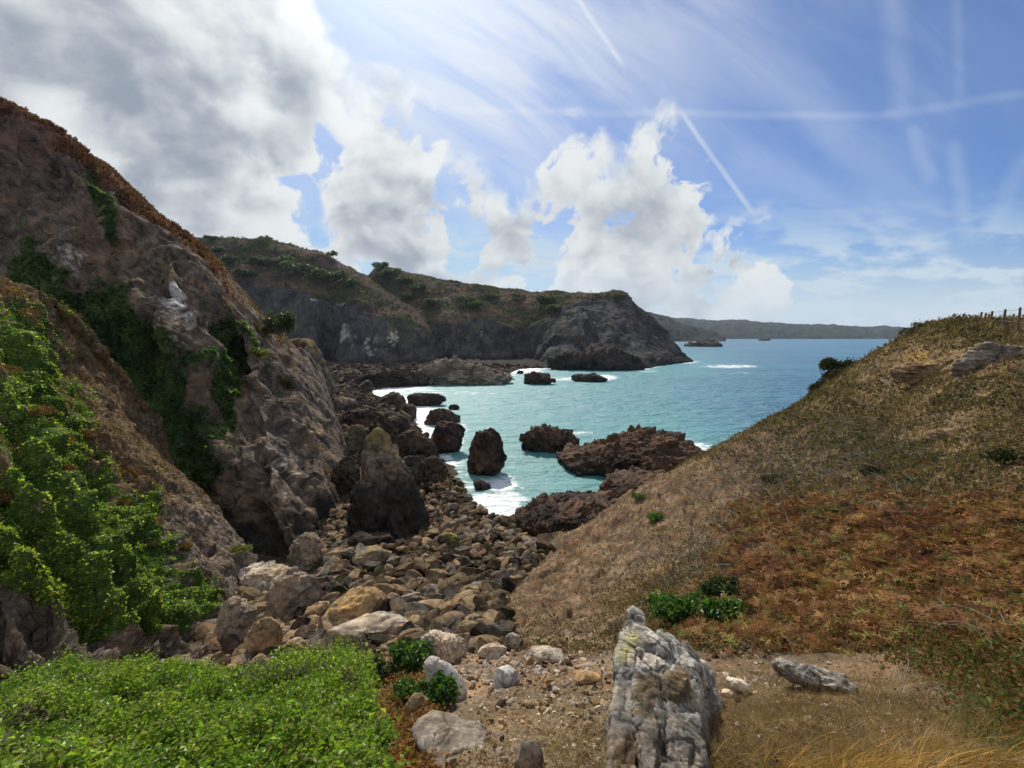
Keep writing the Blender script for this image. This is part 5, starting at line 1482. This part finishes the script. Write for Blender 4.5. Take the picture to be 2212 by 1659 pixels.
# --- dark ivy and heath on the tall cliff
ar = farea(CLV, CLF)
p, n, vi = pick_faces(CLV, CLF, sstep(.5, .75, CLveg) * ar * (CLD[:, 0] > -60) * (CLD[:, 1] < 1300), 52000)
lump = fbm(p * .35, 3, .55, 61)
p = p + n * (np.clip(lump * .9 + .2, 0, 1.0) * rng.uniform(.1, 1, len(p)))[:, None]
col = tint(len(p), [(.028, .052, .018), (.052, .092, .026), (.085, .14, .036), (.13, .18, .05)], field=np.clip(.45 + lump * .8, 0, 1))
V, F = leaf_geo(p, n * .6 + rng.normal(size=p.shape) * .6, rng.uniform(.22, .48, len(p)), .8, .1, .25, pull=np.array([0, 0, -.5]))
stuff(new_mesh('ivy', V, F, M_ivy, False, np.repeat(col, 4, 0)), 'dark green ivy sheeting down the tall shaded cliff', 'ivy')
crest = CLD[:, 1] - np.interp(CLD[:, 0], [-300, 0, 150, 250, 405, 440, 530, 622, 733], [40, 207, 292, 382, 507, 540, 652, 748, 1110])
w = (CLheath + .9 * sstep(40, 4, np.abs(crest)) * (CLD[:, 0] < 450) + .35 * sstep(30, 4, np.abs(crest)) * (CLD[:, 0] >= 450)) * ar * (CLD[:, 0] > -60)
p, n, vi = pick_faces(CLV, CLF, w * np.clip(.5 + 1.6 * fbm(CLV * .22, 3, .5, 67), .02, 2), 24000)
lump = fbm(p * .5, 3, .55, 65)
pd = np.stack(proj(p), -1)
p = p + n * (np.clip(lump * .8 + .1, 0, .9) * rng.uniform(0, 1, len(p)))[:, None] + np.stack([0 * lump, 0 * lump, np.clip(lump + .1, 0, 1) * rng.uniform(0, .6, len(p))], -1)
col = tint(len(p), [(.055, .032, .026), (.11, .050, .034), (.17, .082, .048), (.11, .10, .045)], field=np.clip(.45 + lump * .7 + sstep(430, 560, pd[:, 0]) * .35, 0, 1))
V, F = leaf_geo(p, rng.normal(size=p.shape), rng.uniform(.22, .55, len(p)), .55, .1, .2, pull=np.array([0, 0, .8]))
stuff(new_mesh('heather', V, F, M_dry, False, np.repeat(col, 4, 0)), 'russet heather along the skyline of the tall cliff', 'heather')

# --- the heath slope on the right
GN = vnormals(GV, GF); GN *= np.sign(GN[:, 2:3] + 1e-9)
inview = (gD[:, 0] > 720) & (gD[:, 0] < 2420) & (gD[:, 1] > 640) & (gD[:, 1] < 1760) & (r1 < 60)
rad = np.sqrt(np.maximum(r1, 2))
# cover weights are per cell of the radial net, so nearer growth is finer
vegw = z_hill * (1 - np.clip(z_bare, 0, .78)) * inview * (gD[:, 0] > 900)
p, n, vi = pick_faces(GV, GF, vegw * (.35 + .65 * (1 - z_brack)), 78000)
rr_ = np.hypot(p[:, 0], p[:, 1])
lump = fbm(p * .8, 3, .55, 71); br = z_brack[vi]; gn_ = z_green[vi]
slabw = z_slab[vi]
d = rng.normal(size=p.shape) * .45 + np.array([0.1, -.15, 1.0])
L = (.045 + .0085 * rr_) * rng.uniform(.5, 1.3, len(p)) * (1 - .5 * slabw)
fld = np.clip(.35 + lump * .6, 0, 1)
col = tint(len(p), [(.095, .062, .036), (.17, .112, .062), (.26, .18, .105), (.36, .275, .175)], field=fld)
colg = tint(len(p), [(.065, .068, .03), (.12, .12, .05), (.18, .17, .07)], field=fld)
col = np.where((rng.uniform(0, 1, len(p)) < gn_ * .6)[:, None], colg, col)
V, F, m = blade_geo(p, d, L, L * .16 + .004, rng.normal(0, .25, p.shape) - np.array([0, 0, .15]), 2)
stuff(new_mesh('dry_grass', V, F, M_dry, False, np.repeat(col, m, 0)), 'short dry grass covering the heath slope', 'grass')
# low scrub: small leaves in cushions
p, n, vi = pick_faces(GV, GF, vegw * (.25 + z_green * 1.3) * (1 - .8 * z_brack) * (1 - .8 * z_slab), 40000)
rr_ = np.hypot(p[:, 0], p[:, 1]); lump = fbm(p * .6, 3, .55, 75) + .25
keep = lump > .1; p, rr_, lump, vi = p[keep], rr_[keep], lump[keep], vi[keep]
p = p + np.array([0, 0, 1.0]) * (np.clip(lump, 0, .8) * rng.uniform(0, .5, len(p)))[:, None]
col = tint(len(p), [(.045, .042, .024), (.080, .074, .038), (.125, .105, .055), (.17, .115, .065)], field=np.clip(.1 + lump * .9 + z_green[vi] * .2, 0, 1))
V, F = leaf_geo(p, rng.normal(size=p.shape) + np.array([0, 0, .5]), (.025 + .005 * rr_) * rng.uniform(.7, 1.4, len(p)), .6, .1, .2)
stuff(new_mesh('scrub', V, F, M_dry, False, np.repeat(col, 4, 0)), 'low olive green gorse scrub scattered over the heath slope', 'scrub')
# bracken
p, n, vi = pick_faces(GV, GF, vegw * np.clip(z_brack, 0, 1) ** 1.3, 15500)
rr_ = np.hypot(p[:, 0], p[:, 1]); lump = fbm(p * .7, 3, .55, 79)
d = rng.normal(size=p.shape) * np.array([.8, .8, .35]) + np.array([0, -.25, .75])
L = np.clip(.16 + .018 * rr_, 0, .7) * rng.uniform(.6, 1.35, len(p))
grn = rng.uniform(0, 1, len(p)) < np.clip(.10 + fbm(p * .45, 2, .5, 83) * .7, 0, .55)
col = tint(len(p), [(.080, .036, .020), (.155, .068, .031), (.245, .122, .048), (.34, .21, .085)], field=np.clip(.45 + lump * 1.2, 0, 1))
col = np.where(grn[:, None], tint(len(p), [(.10, .12, .03), (.17, .17, .045), (.22, .19, .05)]), col)
V, F, m = frond_geo(p + np.array([0, 0, .02]), d, rng.normal(0, .12, p.shape) - np.array([0, 0, .5]), L)
stuff(new_mesh('bracken', V, F, M_dry, False, np.repeat(col, m, 0)), 'rusty brown bracken covering the lower heath slope', 'bracken')
# bleached dead heather stems
w = inview * z_hill * np.clip(blobs(dx_, dy_, [(1730, 1000, 120, 60, 1), (1620, 1050, 90, 60, .8), (1850, 960, 120, 60, .7), (1500, 1200, 120, 60, .35), (1900, 1060, 120, 60, .4), (1650, 1180, 90, 50, .4)]), 0, 1)
p, n, vi = pick_faces(GV, GF, w, 5200)
rr_ = np.hypot(p[:, 0], p[:, 1])
d = rng.normal(size=p.shape) * np.array([1, 1, .5]) + np.array([0, 0, .6])
L = rng.uniform(.25, .8, len(p)) * (.6 + .02 * rr_)
V, F, m = blade_geo(p + (0, 0, .03), d, L, .006 + .0009 * rr_, rng.normal(0, .35, p.shape) - np.array([0, 0, .25]), 4)
stuff(new_mesh('dead_heather', V, F, M_grey_twig, False), 'bleached dead heather stems on the heath slope', 'heather')

# --- foreground ground cover
gw = inview * z_dirt * sstep(8, 3, r1)
dens = np.clip(blobs(dx_, dy_, [(1750, 1560, 300, 90, .9), (2100, 1480, 200, 120, .9), (1700, 1420, 220, 60, .7), (1550, 1400, 80, 30, .6), (1050, 1650, 90, 40, .25), (1250, 1620, 70, 60, .45), (820, 1600, 60, 100, .8), (850, 1480, 60, 80, .7), (1180, 1520, 90, 60, .18), (1500, 1640, 60, 60, .7)]), 0, 1)
p, n, vi = pick_faces(GV, GF, gw * np.clip(dens + .12, 0, 1), 62000)
lump = fbm(p * 2, 3, .5, 91)
px_, py_ = proj(p)
right = sstep(1450, 1750, px_)
d = rng.normal(size=p.shape) * .6 + np.array([.25, -.3, .7])
L = rng.uniform(.03, .11, len(p)) * (.8 + right * .6)
col = tint(len(p), [(.12, .075, .04), (.20, .135, .07), (.30, .215, .115), (.40, .31, .18)], field=np.clip(.42 + lump * .6, 0, 1))
V, F, m = blade_geo(p, d, L, rng.uniform(.002, .0045, len(p)), rng.normal(0, .35, p.shape) - np.array([0, 0, .3]), 3)
stuff(new_mesh('dry_grass', V, F, M_dry, False, np.repeat(col, m, 0)), 'trodden dry grass on the foreground earth', 'grass')
# russet dead ivy leaves beside the thicket
p, n, vi = pick_faces(GV, GF, inview * z_dirt * np.clip(blobs(dx_, dy_, [(860, 1560, 50, 70, 1), (860, 1640, 55, 50, 1), (870, 1450, 50, 40, .6), (920, 1560, 25, 30, .6)]), 0, 1), 7500)
p = p + np.stack([0 * p[:, 0], 0 * p[:, 0], rng.uniform(0, .12, len(p))], -1)
V, F = leaf_geo(p, rng.normal(size=p.shape) * .6 + np.array([0, 0, .8]), rng.uniform(.025, .05, len(p)), .7, .12, .2)
stuff(new_mesh('dead_leaves', V, F, M_dry, False, np.repeat(tint(len(p), [(.10, .045, .02), (.22, .09, .03), (.30, .16, .06), (.12, .13, .03)]), 4, 0)), 'russet dead leaves between the thicket and the boulders', 'leaves')
# bramble and green grass at the right edge
p, n, vi = pick_faces(GV, GF, inview * np.clip(blobs(dx_, dy_, [(2150, 1440, 110, 60, 1), (2000, 1420, 80, 30, .6), (2212, 1520, 60, 60, .8)]), 0, 1), 9000)
p = p + np.stack([0 * p[:, 0], 0 * p[:, 0], np.clip(fbm(p * 2.4, 2, .5, 97) * .4 + .15, 0, .5) * rng.uniform(0, 1, len(p))], -1)
V, F = leaf_geo(p, rng.normal(size=p.shape) * .6 + np.array([0, 0, .8]), rng.uniform(.02, .05, len(p)), .7, .12, .2)
stuff(new_mesh('bramble', V, F, M_dry, False, np.repeat(tint(len(p), [(.05, .075, .02), (.10, .12, .03), (.13, .055, .025), (.20, .09, .04)]), 4, 0)), 'low green and reddish bramble at the foot of the slope', 'bramble')


def tuft(name, cx, cy, rx, ry, k, L, width, lean, cols, label, spread=.45, jit=.16):
    x = cx + rng.normal(0, .5, k) * rx; y = cy + rng.normal(0, .5, k) * ry
    p, ok = on_ground(x, y, 1.0, 30)
    base = p.mean(0)
    lump = fbm(p * 3, 2, .5, 98)
    V, F, m = blade_geo(p - base - (0, 0, .02), rng.normal(size=p.shape) * spread + np.array(lean), rng.uniform(.5, 1.15, k) * L, width, rng.normal(0, .18, p.shape) + np.array(lean) * np.array([.5, .5, 0]) - np.array([0, 0, .42]), 5)
    o = new_mesh(name, V, F, M_dry, False, np.repeat(tint(k, cols, field=np.clip(.5 + lump * .8, 0, 1), jit=jit), m, 0)); o.location = base
    thing(o, label, 'grass')
    return o


tuft('grass_tuft', 1900, 1668, 260, 60, 3800, .26, .0042, (.75, -.25, .6), [(.17, .085, .025), (.31, .175, .05), (.46, .28, .09), (.54, .37, .15)], 'long golden grass tuft combed over by the wind, at the bottom edge')
tuft('grass_tuft', 2150, 1590, 80, 30, 800, .2, .0042, (.7, -.1, .6), [(.20, .11, .04), (.33, .21, .08), (.44, .30, .13)], 'smaller golden grass tuft right of the long one')
tuft('grass_tuft', 2170, 1560, 120, 70, 1900, .24, .004, (.3, -.2, .8), [(.04, .07, .02), (.07, .115, .03), (.11, .15, .045)], 'fresh green grass clump at the right edge')
tuft('grass_tuft', 1560, 1640, 70, 60, 900, .16, .0035, (-.1, -.3, .8), [(.12, .08, .03), (.22, .15, .07), (.32, .24, .12)], 'short brown grass clump against the right foot of the lichened outcrop')
tuft('grass_tuft', 1345, 1655, 22, 20, 500, .12, .003, (-.1, -.3, .8), [(.12, .07, .03), (.24, .14, .05), (.30, .20, .09)], 'small russet grass clump against the left foot of the lichened outcrop')


def bush(name, box, label, k, size, cols, Y=None, kd=.8, n_l=5, mat=None, group=None, seed=1, stems=True, cat='bush'):
    """leafy bush: leaves through the shell of several lumps, with a few woody stems as its own part"""
    rs = np.random.default_rng(seed)
    (cx, cy, cz), (w, d, h), zb = seat(box, kd, None, Y)
    L = [(rs.uniform(-.40, .40) * w, rs.uniform(-.3, .3) * d, rs.uniform(.18, .66) * h, rs.uniform(.12, .26) * w, rs.uniform(.16, .3) * d, rs.uniform(.16, .36) * h) for _ in range(n_l + 5)] + [(0, 0, h * .32, w * .34, d * .34, h * .34)]
    L = np.array(L); i = rs.integers(0, len(L), k)
    u = unit(rs.normal(size=(k, 3))); u[:, 2] = np.where(u[:, 2] < -.5, -u[:, 2], u[:, 2])
    p = L[i, :3] + u * L[i, 3:] * (rs.uniform(.55, 1.0, k) ** .6)[:, None] + rs.normal(size=(k, 3)) * size * .4
    f = fbm(p / max(w, .01) * 5 + seed, 2, .5, 3)
    V, F = leaf_geo(p, u * .6 + rng.normal(size=p.shape) * .5 + np.array([0, 0, .3]), size * rng.uniform(.5, 1.3, k), .75, .12, .2)
    o = new_mesh(name, V, F, mat or M_ivy, False, np.repeat(tint(k, cols, field=np.clip(.5 + f * .8, 0, 1)), 4, 0)); o.location = (cx, cy, zb - .05 * h)
    thing(o, label, cat, group)
    if stems:
        q = 14
        V, F, m = blade_geo(rs.normal(size=(q, 3)) * np.array([.06 * w, .06 * d, 0]), rs.normal(size=(q, 3)) * np.array([.5, .5, .1]) + np.array([0, 0, .9]), h * .8, w * .035, rs.normal(0, .2, (q, 3)), 4)
        new_mesh('stem', V, F, M_twig, False, parent=o)
    return o


GRN = [(.020, .050, .010), (.040, .090, .016), (.075, .145, .022), (.12, .19, .03)]
GORSE = [(.022, .026, .014), (.038, .042, .018), (.060, .062, .024), (.10, .075, .035)]
FARG = [(.022, .034, .020), (.040, .055, .027), (.065, .082, .038), (.09, .10, .05)]
bush('bush', (1405, 1540, 1278, 1362), 'glossy green bush behind the top of the lichened outcrop', 5200, .085, GRN, seed=11)
bush('bush', (1532, 1618, 1298, 1362), 'looser green bush right of the glossy one, thinning to bare stems', 1900, .085, GRN, seed=12)
bush('bush', (1512, 1600, 1245, 1306), 'dark green bush among bracken, uphill of the glossy one', 2400, .10, [(.018, .034, .010), (.030, .055, .014), (.05, .08, .02)], seed=13)
bush('bush', (846, 924, 1388, 1462), 'dark green ivy bush above the leaning white stone', 2600, .075, GRN, seed=14)
bush('bush', (918, 986, 1462, 1535), 'small bright ivy clump growing against the leaning white stone', 2200, .05, GRN, seed=15)
bush('bush', (855, 935, 1475, 1525), 'thin ivy trails on the earth left of the leaning white stone', 900, .05, GRN, seed=16)
bush('bush', (800, 850, 1420, 1480), 'greyish green bush merging with the edge of the thicket', 1500, .06, [(.05, .07, .02), (.09, .115, .035), (.14, .15, .06)], seed=36)
bush('bush', (1785, 1900, 758, 832), 'dark rounded gorse bush on the skyline of the heath slope', 8000, .2, GORSE, Y=38, seed=17, mat=M_dry)
bush('bush', (1740, 1835, 806, 866), 'low dark gorse below the rounded one on the skyline', 5000, .2, GORSE, Y=38.5, seed=18, mat=M_dry)
bush('bush', (1955, 2035, 688, 726), 'small wind clipped gorse on the skyline near the fence', 1500, .13, GORSE, Y=34, seed=19, mat=M_dry)
bush('bush', (2175, 2260, 690, 745), 'dark gorse bush at the right edge below the fence', 2600, .13, GORSE, Y=28.5, seed=20, mat=M_dry)
bush('bush', (1640, 1700, 1015, 1050), 'small dark gorse cushion low on the heath slope', 800, .10, GORSE, seed=23, mat=M_dry)
bush('bush', (1360, 1400, 1060, 1085), 'small green tuft of scrub on the bare rock edge of the slope', 500, .12, GRN, seed=24)
bush('bush', (1395, 1440, 1100, 1130), 'green scrub tuft below another on the bare rock edge', 600, .12, GRN, seed=25)
bush('bush', (2140, 2240, 965, 1010), 'dark scrub in a hollow at the right edge of the heath slope', 1500, .10, GORSE, seed=26, mat=M_dry)
bush('bush', (1860, 1930, 1000, 1035), 'dark gorse cushion in the middle of the heath slope', 900, .10, GORSE, seed=27, mat=M_dry)
bush('bush', (572, 634, 668, 722), 'round bush leaning out from the cliff edge against the far headland', 2600, .26, [(.03, .04, .018), (.055, .07, .03), (.09, .10, .045)], Y=57, seed=28, n_l=7)
bush('bush', (530, 585, 690, 735), 'flat brown bush on the cliff edge beside the round one', 1500, .26, [(.05, .045, .022), (.08, .07, .03), (.12, .10, .05)], Y=56, seed=29, mat=M_dry)
bush('bush', (545, 580, 748, 775), 'yellow green tussock on the rib of the tall cliff', 600, .22, [(.09, .11, .02), (.15, .17, .03)], Y=49.5, seed=30)
bush('bush', (590, 640, 800, 850), 'olive scrub clinging to the outer rib of the tall cliff', 900, .25, GORSE, Y=54, seed=31, mat=M_dry)
bush('bush', (480, 540, 1168, 1205), 'yellow green grass cap on the squat pillar under the cliff', 900, .12, [(.09, .10, .02), (.15, .16, .035), (.2, .17, .05)], Y=27.5, seed=32)
bush('bush', (245, 330, 1400, 1446), 'dark gorse sprigs rising behind the ivy thicket', 1200, .06, GORSE, Y=8.6, seed=33, mat=M_dry)
bush('bush', (700, 800, 1376, 1420), 'grey twiggy bush behind the right end of the thicket', 900, .05, [(.09, .08, .05), (.14, .125, .08)], Y=8.2, seed=34, mat=M_dry)

# --- bushes and wind-cut trees of the headlands
FL = [(455, 516, 26, 14, 'domed tree at the left end of the headland skyline'), (505, 522, 34, 14, 'low bush on the headland skyline, second from its left end'), (575, 520, 28, 22, 'tallest domed bush on the left headland skyline'),
      (545, 528, 22, 12, None), (600, 536, 36, 18, None), (625, 548, 46, 24, 'broad dark bush on the left headland brow'), (665, 556, 50, 24, None), (700, 562, 40, 22, None), (716, 553, 22, 14, 'small round tree breaking the left headland skyline'),
      (610, 568, 50, 22, None), (560, 565, 50, 18, None), (650, 585, 60, 26, None), (690, 600, 50, 30, 'big round bush in the hollow of the left headland'), (735, 605, 46, 28, None), (760, 612, 40, 22, None), (740, 588, 44, 22, None),
      (500, 560, 40, 16, None), (530, 590, 50, 16, None), (470, 540, 30, 12, None), (825, 578, 34, 20, 'dark wind cut tree at the top of the second headland ridge'), (850, 592, 40, 20, None), (880, 606, 40, 18, None), (910, 625, 44, 18, None), (890, 640, 40, 16, None),
      (830, 600, 34, 24, None), (1010, 650, 40, 16, None), (1035, 662, 36, 14, None), (985, 610, 12, 8, 'tiny solitary bush on the second headland skyline'), (1180, 650, 46, 18, None), (1200, 670, 40, 16, None), (1250, 636, 24, 8, None), (1340, 640, 30, 16, None), (1120, 640, 26, 10, None), (940, 655, 40, 14, None), (1060, 640, 30, 10, None)]


def ground_of(Dxy, verts, x, y):
    i = np.argmin((Dxy[:, 0] - x) ** 2 + (Dxy[:, 1] - y) ** 2 + np.where(verts[:, 1] > 420, 1e4, 0))
    return verts[i]


hall = np.concatenate([hA[0], hB[0]]); hallD = np.concatenate([hA[5], hB[5]])
for j, (x, y, w, h, lab) in enumerate(FL):
    b = ground_of(hallD if x < 945 else hB[5], hall if x < 945 else hB[0], x, y + h * .45)
    m = plate_scale(b)
    W, Hh = w * m * 1.15, h * m * 1.15
    k = 420
    rs = np.random.default_rng(500 + j)
    L = np.array([(rs.uniform(-.3, .3) * W, rs.uniform(-.3, .3) * W, rs.uniform(.35, .62) * Hh, rs.uniform(.2, .32) * W, rs.uniform(.2, .3) * W, rs.uniform(.28, .42) * Hh) for _ in range(6)])
    i = rs.integers(0, 6, k); u = unit(rs.normal(size=(k, 3))); u[:, 2] = np.abs(u[:, 2]) * .9 - .1
    p = L[i, :3] + u * L[i, 3:] * rs.uniform(.7, 1.05, k)[:, None]
    V, F = leaf_geo(p, u + rng.normal(size=p.shape) * .5, rng.uniform(.7, 1.5, k) * W * .10, .8, .1, .2)
    o = new_mesh('headland_bush', V, F, M_ivy, False, np.repeat(tint(k, FARG, field=np.clip(.5 + fbm(p / W * 4, 2, .5, 3) * .7, 0, 1)), 4, 0)); o.location = b
    thing(o, lab or 'dark green bush among others on the slopes of the far headland', 'bush', 'bushes on the far headland')
for nm_, (HV, HF, HN, rk, gm, HD), kk in (('A', hA, 15000), ('B', hB, 15000)):
    w = (1 - rk) * np.clip(gm, 0.1, 1) * farea(HV, HF) * (HV[:, 1] < 430) * (HD[:, 0] > 380)
    p, n, vi = pick_faces(HV, HF, w, kk)
    lump = fbm(p * .08, 3, .5, 99)
    p = p + n * (np.clip(lump + .15, 0, 1) * rng.uniform(0, 2.4, len(p)))[:, None]
    V, F = leaf_geo(p, n + rng.normal(size=p.shape) * .7, rng.uniform(.6, 1.7, len(p)), .8, .1, .2)
    stuff(new_mesh('scrub', V, F, M_dry, False, np.repeat(tint(len(p), [(.028, .036, .018), (.048, .058, .026), (.08, .085, .036), (.09, .058, .04)], field=np.clip(.4 + lump * .6, 0, 1)), 4, 0)), 'low scrub on the %s headland' % ('nearer' if nm_ == 'A' else 'further'), 'scrub')

# --- dead branches lying in front
def branch(pts, r0, label, twigs=5, seed=1, name='dead_branch'):
    """pts: (x, y, lift) along the ground"""
    a = np.array(pts, float)
    g0, ok = on_ground(a[:, 0], a[:, 1] , 1.0, 30); g0 = g0.copy(); g0[:, 2] += a[:, 2]
    base = g0[0].copy()
    rs = np.random.default_rng(seed)
    Vs, Fs, off = [], [], 0

    def tube(pt, r):
        nonlocal off
        pt = spline_resample(pt, 5 * len(pt), 0); pt = pt + np.cumsum(rs.normal(0, .004, pt.shape), 0); k = len(pt)
        tg = unit(np.gradient(pt, axis=0)); s = unit(np.cross(tg, np.array([.3, .2, 1.0]))); b = np.cross(tg, s)
        th = np.linspace(0, 2 * math.pi, 6, endpoint=False); rr = (r * np.linspace(1, .35, k))[:, None, None]
        V = pt[:, None] + (np.cos(th)[None, :, None] * s[:, None] + np.sin(th)[None, :, None] * b[:, None]) * rr
        idx = np.arange(k * 6).reshape(k, 6); i2 = np.roll(idx, -1, 1)
        Fs.append(np.stack([idx[:-1], idx[1:], i2[1:], i2[:-1]], -1).reshape(-1, 4) + off); Vs.append(V.reshape(-1, 3)); off += k * 6
        return pt
    main = tube(g0, r0)
    ln = np.linalg.norm(g0[-1] - g0[0])
    for _ in range(twigs):
        s0 = main[rs.integers(2, len(main) - 1)]
        d = unit(rs.normal(size=3) * np.array([1, .7, .35]) + np.array([0, 0, .12])) * ln * rs.uniform(.2, .5)
        tube(np.stack([s0, s0 + d * .5 + rs.normal(0, .02, 3), s0 + d]), r0 * .5)
    o = new_mesh(name, np.concatenate(Vs) - base, np.concatenate(Fs), M_grey_twig, True); o.location = base
    thing(o, label, 'branch')


branch([(1975, 1360, .12), (2020, 1350, .22), (2080, 1352, .25), (2140, 1368, .16)], .006, 'bleached arching branch at the foot of the bracken, right of centre of the tangle', 9, 1)
branch([(1985, 1395, .05), (2040, 1375, .16), (2100, 1385, .15), (2150, 1410, .05)], .005, 'tangled grey twigs lying lower than the arching branch', 10, 2)
branch([(2120, 1318, .15), (2150, 1352, .18), (2190, 1390, .10), (2225, 1415, .06)], .007, 'long pale stick slanting down at the right edge', 3, 3)
branch([(1930, 1448, .02), (1945, 1478, .03), (1975, 1492, .02), (1992, 1505, .01)], .006, 'short curved stick on the dry ground above the golden tuft', 1, 4)
branch([(1470, 1392, .02), (1510, 1384, .06), (1550, 1392, .03), (1570, 1380, .06)], .006, 'dead twigs under the glossy green bush', 9, 5)

# --- the fence on the skyline
def fence():
    wood = mat_plain('weathered post', (.13, .085, .06), .9, 14, .35)
    wire = mat_plain('rail wire', (.20, .19, .18), .6, 14, .2)
    root = bpy.data.objects.new('fence', None); COL.objects.link(root)
    posts = [(2117, 693, 674, 31.5), (2140, 695, 672, 30.3), (2168, 699, 668, 29.0), (2200, 703, 664, 27.4), (2240, 707, 660, 25.8), (2290, 712, 655, 24.2)]
    pts = []
    for x, yb, yt, Y in posts:
        b = P(x, yb, Y); b[2] = min(b[2], gz_at(b[0:1], b[1:2])[0] + .05) if False else b[2]
        t = P(x + 4, yt, Y); pts.append((b, t))
    root.location = pts[0][0]; off = pts[0][0]
    thing(root, 'post and wire fence on the skyline at the top of the heath slope', 'fence')

    def post(b, t, r, name='post'):
        n = 10; th = np.linspace(0, 2 * math.pi, n, endpoint=False)
        ax = t - b
        rings = []
        for u, k in ((-.35, 1.0), (0, 1.0), (.5, .97), (.97, .95), (1.0, .80)):
            rings.append(b + ax * u + np.stack([np.cos(th), np.sin(th), 0 * th], -1) * r * k)
        V = np.concatenate(rings + [[t + ax * .01]]); idx = np.arange(5 * n).reshape(5, n); i2 = np.roll(idx, -1, 1)
        F = np.stack([idx[:-1], i2[:-1], i2[1:], idx[1:]], -1).reshape(-1, 4)
        F3 = np.stack([idx[4], i2[4], np.full(n, 5 * n)], -1)
        new_mesh(name, V - off, [F, F3], wood, True, parent=root)
    for b, t in pts: post(b, t, .065)
    for x, yb, yt, Y in [(2127, 694, 676, 33.5), (2134, 695, 678, 35), (2187, 702, 678, 32), (2230, 706, 676, 31)]:
        post(P(x, yb, Y), P(x + 3, yt, Y), .06)
    for fr in (.18, .45, .88):
        ring = []
        c = np.array([lerp(b, t, fr) for b, t in pts])
        c = spline_resample(c, 40, 0); th = np.linspace(0, 2 * math.pi, 5, endpoint=False)
        V = c[:, None] + (np.stack([0 * th, np.cos(th), np.sin(th)], -1) * .011)[None]
        idx = np.arange(200).reshape(40, 5); i2 = np.roll(idx, -1, 1)
        new_mesh('wire', V.reshape(-1, 3) - off, np.stack([idx[:-1], idx[1:], i2[1:], i2[:-1]], -1).reshape(-1, 4), wire, True, parent=root)


fence()
